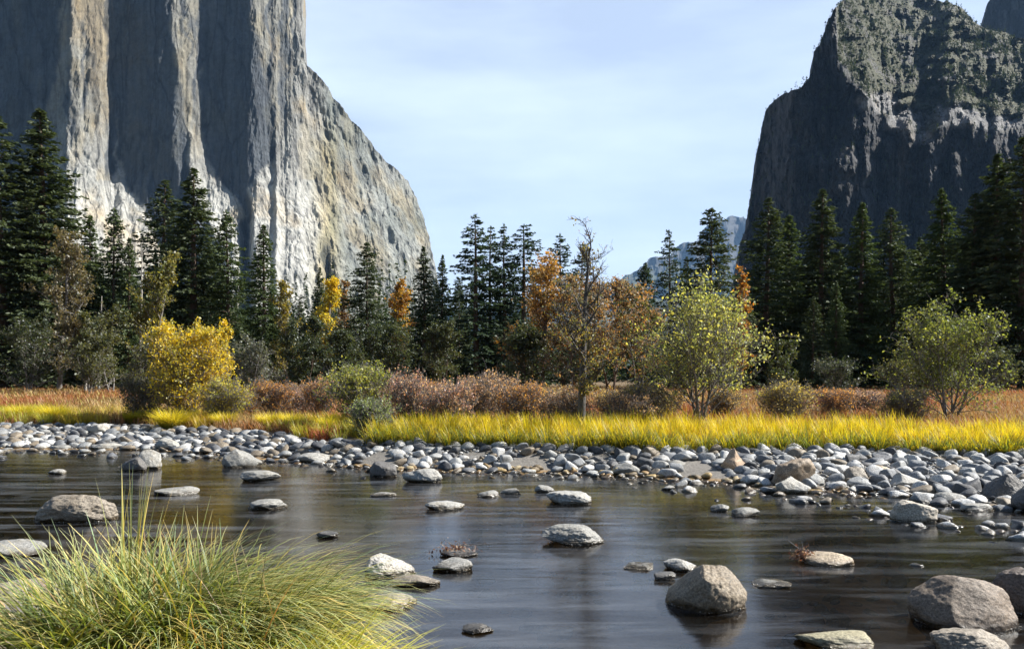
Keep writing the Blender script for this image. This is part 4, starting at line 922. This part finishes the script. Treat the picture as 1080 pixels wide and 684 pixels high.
tag(obj('sedge_clump', mesh('sedge_clump', V, [f], M_grass, c), loc=(-1.85, 3.05, .15)), 'low straw-yellow sedge clump in the bottom left corner', 'sedge clump', 'foreground sedge clumps')

# ------------------------------------------------------------------ rocks
import bmesh
def ico(sub):
    bm = bmesh.new(); bmesh.ops.create_icosphere(bm, subdivisions=sub, radius=1.0)
    V = np.array([v.co[:] for v in bm.verts]); Fc = np.array([[v.index for v in q.verts] for q in bm.faces]); bm.free(); return V, Fc
ICO = {k: ico(k) for k in (2, 3, 4, 5, 6)}
def rock_verts(seed, sub, angular=.4, rough=.05):
    V, Fc = ICO[sub]; r = rng(seed); V = V.copy(); o = r.uniform(-50, 50, 3)
    V = V * (1 + .22 * fbm(V * .9 + o, 2, seed)[:, None])
    for k in range(int(7 + 7 * angular)):                      # soft planar cuts
        nrm = unit(r.normal(size=3)); h = r.uniform(.5, .84); dd = V @ nrm - h
        V = V - np.where(dd > 0, dd * (.55 + .4 * angular), 0)[:, None] * nrm[None]
    V = V + V * (rough * (.55 * fbm(V * 3 + o, 3, seed + 5, .5) + .45 * fbm(V * 9 + o, 4, seed + 6, .65)))[:, None] * 1.3
    V = V / np.abs(V).max(0)
    return V, Fc
def rock_obj(name, seed, px, py, wpx, hpx, col, label, sub=5, ang=.5, z=0.0, yr=.75, rough=.11, lean=0, apex=None, sink=.35):
    d = DW(py, z); W = wpx * d / F; Hh = hpx * d / F * .86
    V, Fc = rock_verts(seed, sub, ang, rough)
    if apex is not None:                                        # pull the top towards one side
        V[:, 0] += apex * np.clip(V[:, 2], 0, 1) ** 1.2; sx = 1 - .45 * np.clip(V[:, 2], 0, 1); V[:, 0] = apex * np.clip(V[:, 2], 0, 1) + (V[:, 0] - apex * np.clip(V[:, 2], 0, 1)) * sx
    V = V * [W / 2, W / 2 * yr, 1]; V[:, 2] = np.where(V[:, 2] > -sink, (V[:, 2] + sink) / (1 + sink) * Hh, (V[:, 2] + sink) * Hh * .9) 
    y = d + W / 2 * yr * .8
    cc = np.array(col)[None] * (1 + .12 * fbm(V * 6 / max(W, .1), 3, seed)[:, None])
    o = obj(name, mesh(name, V, [Fc], M_rock, cc, smooth=True), loc=(PX(px, d) * y / d, y, z))
    o.rotation_euler = (0, 0, 0)
    return tag(o, label, 'boulder' if W > .35 else 'rock', 'boulders and rocks in the river')
PALE = (.34, .33, .30); GR = (.25, .245, .225); BRN = (.24, .205, .16); DK = (.11, .105, .10); TAN = (.42, .34, .24)
rocks = [
 (82, 553, 94, 36, BRN, 'large brown rounded boulder left, rising from the water behind the green sedge', dict(sub=6, ang=.3)),
 (140, 498, 30, 18, DK, 'dark rough rock left of a pale one in the water near the left bank', {}), (158, 495, 28, 24, PALE, 'pale rock touching a dark one in the water near the left bank', {}),
 (256, 493, 44, 24, GR, 'pointed dark-sided boulder at the waters edge, left of centre', dict(ang=.9, apex=-.35)), (272, 508, 46, 13, GR, 'low flat rock just below the pointed dark-sided boulder', {}),
 (182, 523, 54, 9, GR, 'low crumbly rock between the large brown boulder and the green sedge tips', dict(ang=.8)), (62, 500, 22, 6, PALE, 'small flat pale rock in the brown water at far left', {}),
 (406, 503, 32, 19, DK, 'dark rounded boulder left of the big pale one near the stones', {}), (446, 509, 44, 17, PALE, 'big pale flat-topped boulder near the stones, left of centre', dict(ang=.6)),
 (404, 524, 30, 5, PALE, 'thin pale slab barely out of the water left of centre', {}), (467, 538, 46, 13, PALE, 'pale low rock in open water left of centre', {}),
 (515, 524, 24, 7, GR, 'left one of two small low rocks in mid river', {}), (538, 522, 26, 8, GR, 'right one of two small low rocks in mid river', {}),
 (574, 520, 22, 9, GR, 'small grey rock just left of the large pale mid-river boulder', {}), (604, 532, 58, 19, PALE, 'large pale boulder in the middle of the river', dict(sub=6, ang=.6)),
 (603, 574, 68, 21, GR, 'mossy dome-shaped grey boulder in the centre of the river', dict(sub=6, ang=.2)),
 (480, 604, 48, 16, GR, 'speckled grey rock in the river right of the smooth slanting one', {}), (406, 610, 68, 24, (.4, .38, .34), 'smooth slanting grey boulder right of the sedge clump', dict(sub=6, ang=.2, apex=-.2)),
 (437, 620, 56, 12, BRN, 'flat brown rock below the smooth slanting grey boulder', {}), (408, 644, 62, 16, BRN, 'low brown rock beside the sedge tips, nearest the bottom', {}),
 (504, 668, 34, 9, DK, 'small sharp dark rock alone near the bottom centre', dict(ang=.9)),
 (743, 646, 94, 52, (.22, .18, .13), 'large brown pyramid-shaped boulder in the lower right of centre', dict(sub=6, ang=.45, apex=.1, yr=.85, rough=.08)), (700, 612, 26, 9, DK, 'small dark rock touching the back left of the pyramid-shaped boulder', {}),
 (719, 603, 40, 13, PALE, 'pale low rock behind the pyramid-shaped boulder', {}), (676, 601, 40, 6, GR, 'strip-like crumbly low rock left of the pale one behind the pyramid-shaped boulder', dict(ang=.9)),
 (812, 620, 44, 8, GR, 'small pale-rimmed low rock right of the pyramid-shaped boulder', dict(ang=.7)), (874, 597, 56, 16, TAN, 'tan rounded rock with dry leaves at its left end', {}),
 (966, 552, 50, 26, (.38, .34, .28), 'rough tan boulder standing alone in the right of the river', dict(sub=6, ang=.7)),
 (1014, 666, 112, 58, (.17, .13, .095), 'big brown boulder with a dark shaded front in the lower right', dict(sub=6, ang=.1, rough=.06)), (1082, 650, 70, 54, (.13, .10, .08), 'dark boulder cut by the right edge beside the big brown one', dict(sub=6)),
 (1026, 698, 86, 34, BRN, 'brown boulder cut by the bottom edge in the lower right', dict(sub=6)), (884, 688, 90, 16, (.3, .27, .17), 'flat mossy rock cut by the bottom edge right of centre', {}),
 (785, 545, 34, 10, GR, 'small flat grey rock left of the lone rough tan boulder, nearest the open water', {}), (760, 540, 22, 9, GR, 'tiny grey rock just behind the small flat one', {}), (706, 517, 18, 6, PALE, 'tiny pale rock off the stones, right of the large pale mid-river boulder', {}),
 (12, 588, 70, 16, GR, 'flat grey rock at the left edge below the large brown boulder', dict(sub=5)), (18, 650, 110, 34, BRN, 'wide brown rock at the left edge behind the low straw-yellow sedge', dict(sub=6)),
 (345, 567, 24, 8, DK, 'small dark crumbly rock by the tips of the green sedge', dict(ang=.9)), (278, 538, 50, 12, GR, 'low grey rock showing just over the top of the green sedge', {}),
]
for i, (px, py, wv, hv, col, lab, kw) in enumerate(rocks):
    rock_obj('boulder', 600 + i, px, py, wv, hv, col, lab, **kw)
bar = [
 (773, 497, 32, 28, (.42, .3, .2), 'tan triangular boulder standing on the gravel bar right of centre', .1, dict(ang=.9, apex=0.)), (832, 512, 56, 34, (.26, .2, .14), 'broad brown boulder at the waters edge behind a pale slab', .03, dict(ang=.5)),
 (836, 521, 42, 21, PALE, 'pale leaning slab in front of the broad brown boulder', 0, dict(ang=.9, apex=-.4)), (834, 484, 30, 20, PALE, 'white boulder high on the gravel bar below the sedge', .15, {}),
 (903, 511, 38, 22, BRN, 'brown rounded boulder right of the pale leaning slab', .02, {}), (958, 516, 44, 20, PALE, 'pale wedge-shaped boulder at the waters edge on the right', .02, dict(ang=.9, apex=-.4)),
 (930, 505, 30, 16, TAN, 'tan boulder between the brown rounded one and the pale wedge', .04, {}), (1062, 528, 52, 38, DK, 'large dark boulder on the gravel bar at the right edge', .04, dict(sub=6, ang=.6)),
 (1094, 540, 50, 34, DK, 'dark boulder half cut by the right edge below the larger one', .02, {}), (1000, 531, 36, 12, GR, 'grey low rock at the waters edge left of the large dark one', 0, {}), (1030, 540, 36, 10, GR, 'flat grey rock in front of the large dark boulder at right', 0, {}),
 (105, 455, 24, 12, PALE, 'pale angular boulder high on the left gravel bar', .25, dict(ang=.8)), (308, 470, 28, 12, DK, 'dark flat boulder on the left gravel bar near its right end', .12, {}), (322, 468, 20, 12, TAN, 'tan boulder touching the dark flat one on the left gravel bar', .12, {}),
 (178, 472, 28, 12, PALE, 'pale broad boulder low on the left gravel bar', .06, {}), (110, 474, 36, 8, PALE, 'long pale slab at the waters edge on the left', .0, {}), (66, 500 - 26, 26, 6, GR, 'grey slab at the waters edge on the far left', 0, {}),
 (330, 487, 36, 14, PALE, 'pale boulder at the right tip of the left stone spread', .02, {}), (500, 489, 28, 12, GR, 'grey boulder on the narrow stone strip in the centre', .04, {}), (632, 493, 26, 14, DK, 'dark tilted boulder on the central stone strip below the alder', .04, dict(ang=.8)),
 (660, 500, 30, 14, GR, 'grey boulder right of the dark tilted one on the stone strip', .03, {}), (713, 497, 30, 14, GR, 'grey rounded boulder left of the tan triangular one', .05, {}), (900, 520, 18, 8, PALE, 'small pale rock at the water in front of the brown rounded boulder', 0, {}),
]
for i, (px, py, wv, hv, col, lab, z, kw) in enumerate(bar):
    o = rock_obj('boulder', 700 + i, px, py, wv, hv, col, lab, z=z, **kw); o['group'] = 'boulders on the gravel bar'

# cobbles
def cobbles():
    r = rng(91)
    cand = []
    n = 27000
    px = r.uniform(-200, 1420, n); u = r.random(n)
    # choose x by perspective row: iterate distance between water and sedge
    for k in range(n):
        t = PX(px[k], 17.0)
        for _ in range(3):
            a, g = float(np.interp(t, _wx, _wy)), float(np.interp(t, _gx, _gy)); y = a - .15 + (g + .3 - a + .15) * u[k]; t = PX(px[k], y)
        s = .021 * math.exp(r.exponential(.78)); s = min(s, .155)
        if u[k] < .6 and math.sin(t * 1.9 + 1) + .7 * math.sin(t * 4.3) > .3 + u[k] * 1.9 and abs(t) < 5: continue
        cand.append((t, y, s))
    # scattered in shallow water
    for k in range(380):
        px_ = r.uniform(-30, 1120); t = PX(px_, 15.); a = float(np.interp(t, _wx, _wy)); y = a - .2 - r.exponential(.35); t = PX(px_, y); cand.append((t, y, min(.13, .045 * math.exp(r.exponential(.5)))))
    cand = np.array(cand); cand = cand[np.argsort(-cand[:, 2])]
    cell = {}; acc = []
    named = []
    for o in C.objects:
        if o.name.startswith('boulder') and o.type == 'MESH':
            named.append((o.location.x, o.location.y, max(o.dimensions.x, .1) * .42))
    named = np.array(named)
    for t, y, s in cand:
        if len(named) and np.any((named[:, 0] - t) ** 2 + (named[:, 1] - y) ** 2 < (named[:, 2] + s * .5) ** 2): continue
        key = (int(t / .35), int(y / .35)); ok = True
        for dx in (-1, 0, 1):
            for dy in (-1, 0, 1):
                for (a, b, s2) in cell.get((key[0] + dx, key[1] + dy), ()):
                    if (a - t) ** 2 + (b - y) ** 2 < (.78 * (s + s2)) ** 2: ok = False; break
                if not ok: break
            if not ok: break
        if ok: cell.setdefault(key, []).append((t, y, s)); acc.append((t, y, s))
    return np.array(acc)
cob = cobbles()
app = cob[:, 2] / cob[:, 1]; cob = cob[np.argsort(-app)]
inview = np.abs(cob[:, 0] / cob[:, 1]) < .66
cob = np.concatenate([cob[inview], cob[~inview]])
NOBJ = 225
CN = [('pale', (.30, .305, .30)), ('light grey', (.20, .21, .22)), ('mid grey', (.125, .13, .14)), ('tan', (.2, .165, .12)), ('dark grey', (.06, .063, .07)), ('chalky white', (.45, .45, .44))]
VAR = []
for v in range(18):
    Vv_, Fc = rock_verts(800 + v, 3, .9, .10); Vv_ = Vv_ * [1, .8, .62]
    cn, cc = CN[v % 6]
    VAR.append((cn, mesh('cobble', Vv_, [Fc], M_rock, np.tile(cc, (len(Vv_), 1)), smooth=True)))
r = rng(92)
def zone(x, y):
    px = 540 + F * x / y
    marks = [(95, 'on the gravel bar at far left'), (160, 'on the left gravel bar by the dark shrub'), (215, 'on the left gravel bar below the golden bush'), (280, 'on the left gravel bar right of the golden bush'), (340, 'where the left gravel bar narrows'), (400, 'below the blue-green shrub'),
             (460, 'below the left end of the sedge band'), (520, 'on the stone strip below the pinkish shrubs'), (580, 'on the stone strip left of the alder'), (640, 'on the stone strip below the alder'), (700, 'on the stone strip right of the alder'),
             (760, 'left of the tan triangular boulder'), (810, 'right of the tan triangular boulder'), (870, 'near the broad brown boulder'), (925, 'near the brown rounded boulder'), (975, 'near the pale wedge-shaped boulder'), (1030, 'below the rounded green tree'), (1300, 'on the gravel bar by the right edge')]
    for m, s in marks:
        if px < m: return s
seen = set()
for k in range(NOBJ):
    x, y, s = cob[k]; v = r.integers(0, 18) if r.random() > .25 else r.choice([0, 1, 5, 6, 7, 11])
    cn, me = VAR[v]; z = float(gz(x, y)); zc = max(z, -.02)
    o = obj('cobble', me, loc=(x, y, zc + s * .15)); ss = r.uniform(.85, 1.2, 3)
    o.scale = (s * ss[0] * 1.15, s * ss[1] * 1.1, s * ss[2] * 1.15); o.rotation_euler = (r.normal(0, .22), r.normal(0, .22), r.uniform(0, 6.28))
    zn = zone(x, y); wet = 'standing in the water off ' if z < 0 else ''
    key = (cn, zn, wet)
    if key not in seen: lab = f'largest {cn} cobble ' + ('in the shallows ' if wet else '') + zn; seen.add(key)
    else: lab = f'small {cn} cobble ' + ('in the shallows ' if wet else '') + zn
    tag(o, lab, 'cobble', 'rounded cobbles of the gravel bar')
def small_stones(data, name, zmode=0, seed=93):
    r = rng(seed); vs = [rock_verts(900 + q, 2, .9, .09) for q in range(6)]; Vs, Fs, Cs = [], [], []; off = 0
    for (x, y, s) in data:
        V, Fc = vs[r.integers(0, 6)]; a = r.uniform(0, 6.28); ca, sa = math.cos(a), math.sin(a)
        Q = V * [s * 1.15 * r.uniform(.9, 1.2), s * r.uniform(.8, 1.1), s * .65]; Q = np.stack([Q[:, 0] * ca - Q[:, 1] * sa, Q[:, 0] * sa + Q[:, 1] * ca, Q[:, 2] + Q[:, 0] * r.normal(0, .25)], -1)
        z = float(gz(x, y)); Q = Q + [x, y, (max(z, -.02) if zmode == 0 else z) + s * r.uniform(-.05, .25)]
        c = np.array(CN[r.integers(0, 6)][1]) if zmode == 0 else np.array([(.26, .17, .07), (.34, .24, .1), (.14, .1, .05), (.4, .32, .18)][r.integers(0, 4)])
        Vs.append(Q); Fs.append(Fc + off); off += len(Q); Cs.append(np.tile(c * r.uniform(.8, 1.15), (len(Q), 1)))
    return mesh(name, np.concatenate(Vs), [np.concatenate(Fs)], M_rock, np.concatenate(Cs), smooth=True)
print('cobbles', len(cob), 'inview', int(inview.sum()))
tag(obj('small_cobbles', small_stones(cob[NOBJ:], 'small_cobbles')), 'countless small stones between the larger cobbles of the gravel bar', 'cobbles', kind='stuff')
r = rng(94); bp = []
for k in range(2600):
    px_ = r.uniform(-30, 1120); t = PX(px_, 13.); a = float(np.interp(t, _wx, _wy)); y = a - r.exponential(2.2)
    if y < 4.5: y = r.uniform(4.5, 9)
    bp.append((PX(px_, y), y, r.uniform(.03, .11)))
tag(obj('riverbed_stones', small_stones(bp, 'riverbed_stones', 1, 95)), 'amber stones lying on the river bed under the shallow water', 'river bed stones', kind='stuff')
# fist-sized stones on the near bank
bp = [(x_, y_, s_) for x_, y_, s_ in zip(r.uniform(-5, -.4, 500), r.uniform(2.4, 6.3, 500), r.uniform(.015, .05, 500)) if y_ < Yn(x_) + .15]
tag(obj('bank_stones', small_stones(bp, 'bank_stones', 1, 96)), 'small stones and gravel of the near bank under the sedge', 'gravel', kind='stuff')

# dry leaf clusters caught on rocks
def litter(px, py, wpx, hpx, z, seed, label, stalk=False):
    d = DW(py, 0); W = wpx * d / F; Hh = hpx * d / F; r = rng(seed); n = 260
    c = np.stack([r.normal(0, .24, n) * W, r.normal(0, .16, n) * W, np.abs(r.normal(0, .4, n)) * Hh], -1)
    cols = np.array([(.2, .09, .05), (.34, .18, .1), (.42, .3, .2), (.12, .06, .04)])[r.integers(0, 4, n)]
    V, f, cc = quads(c, randdir(r, n), randdir(r, n), r.uniform(.02, .045, n), r.uniform(.012, .03, n), cols)
    e = empty('leaf_litter', (PX(px, d), d + .08, z)); obj('leaves', mesh('leaves', V, [f], M_dry, cc), e)
    br = [(np.array([[0, 0, -.02], [r.normal(0, .1) * W, 0, Hh * .6], [r.normal(0, .35) * W, r.normal(0, .1) * W, Hh * r.uniform(.9, 1.5)]]), [.005, .004, .002]) for _ in range(7)]
    Vt, Ft = tubes(br, 4); obj('twigs', mesh('twigs', Vt, [Ft], M_alder), e)
    tag(e, label, 'leaf litter', 'dry leaves caught on rocks')
litter(481, 586, 44, 10, .02, 1, 'reddish clump of dead leaves caught on a low rock left of centre')
litter(849, 594, 24, 14, .02, 2, 'small bunch of dead reddish leaves at the left end of the tan rock')
rock_obj('boulder', 660, 481, 588, 46, 8, DK, 'low dark rock carrying the reddish clump of dead leaves', ang=.8)

# little flecks of foam where the current meets the boulders
r = rng(120); fc = []
for o in list(C.objects):
    if o.name.startswith('boulder') and o.type == 'MESH' and abs(o.location.z) < .025 and o.location.y < 17:
        co = np.empty(len(o.data.vertices) * 3, np.float32); o.data.vertices.foreach_get('co', co); co = co.reshape(-1, 3)
        ring = co[np.abs(co[:, 2] + o.location.z - .008) < .02]; ring = ring[ring[:, 1] < .2 * ring[:, 1].max()] if len(ring) else ring
        if len(ring) < 4: continue
        k = int(min(70, 22 + 60 * float(np.ptp(ring[:, 0])))); a = np.arctan2(ring[:, 1], ring[:, 0]); gate = np.sin(a * 5 + r.uniform(0, 6)) + r.normal(0, .4, len(a)) > .1
        q = ring[gate] if gate.sum() > 3 else ring; q = q[r.integers(0, len(q), k)] * (1.0 + np.abs(r.normal(0, .03, (k, 1))))
        q[:, 0] += o.location.x; q[:, 1] += o.location.y; q[:, 2] = .009 + r.random(k) * .006; fc.append(q)
fc = np.concatenate(fc); n = len(fc); d = unit(np.stack([r.normal(size=n), .4 * r.normal(size=n), .25 * r.normal(size=n)], -1)); u = unit(np.cross(d, [0, .5, 1.]))
V, f, cc = quads(fc, d, u, r.uniform(.006, .028, n), r.uniform(.005, .012, n), np.full((n, 3), .75))
tag(obj('foam', mesh('foam', V, [f], M_dry, cc)), 'white flecks of foam at the foot of the boulders', 'foam', kind='stuff')

# ------------------------------------------------------------------ haze
bm = bmesh.new(); bmesh.ops.create_cube(bm, size=1.0)
me = bpy.data.meshes.new('haze'); bm.to_mesh(me); bm.free()
m, t = newmat('haze'); pv = N(t, 'ShaderNodeVolumePrincipled'); pv.inputs['Color'].default_value = (0.34, 0.60, 1.0, 1); pv.inputs['Density'].default_value = 0.00003; pv.inputs['Anisotropy'].default_value = 0.0
o_ = N(t, 'ShaderNodeOutputMaterial'); L(t, pv.outputs[0], o_.inputs['Volume']); me.materials.append(m)
HZ = obj('haze', me, loc=(0, 5500, 1100)); HZ.scale = (16200, 14000, 2700)
tag(HZ, 'thin blue air over the whole valley', 'haze', kind='stuff')
print('scene done', len(bpy.data.objects))
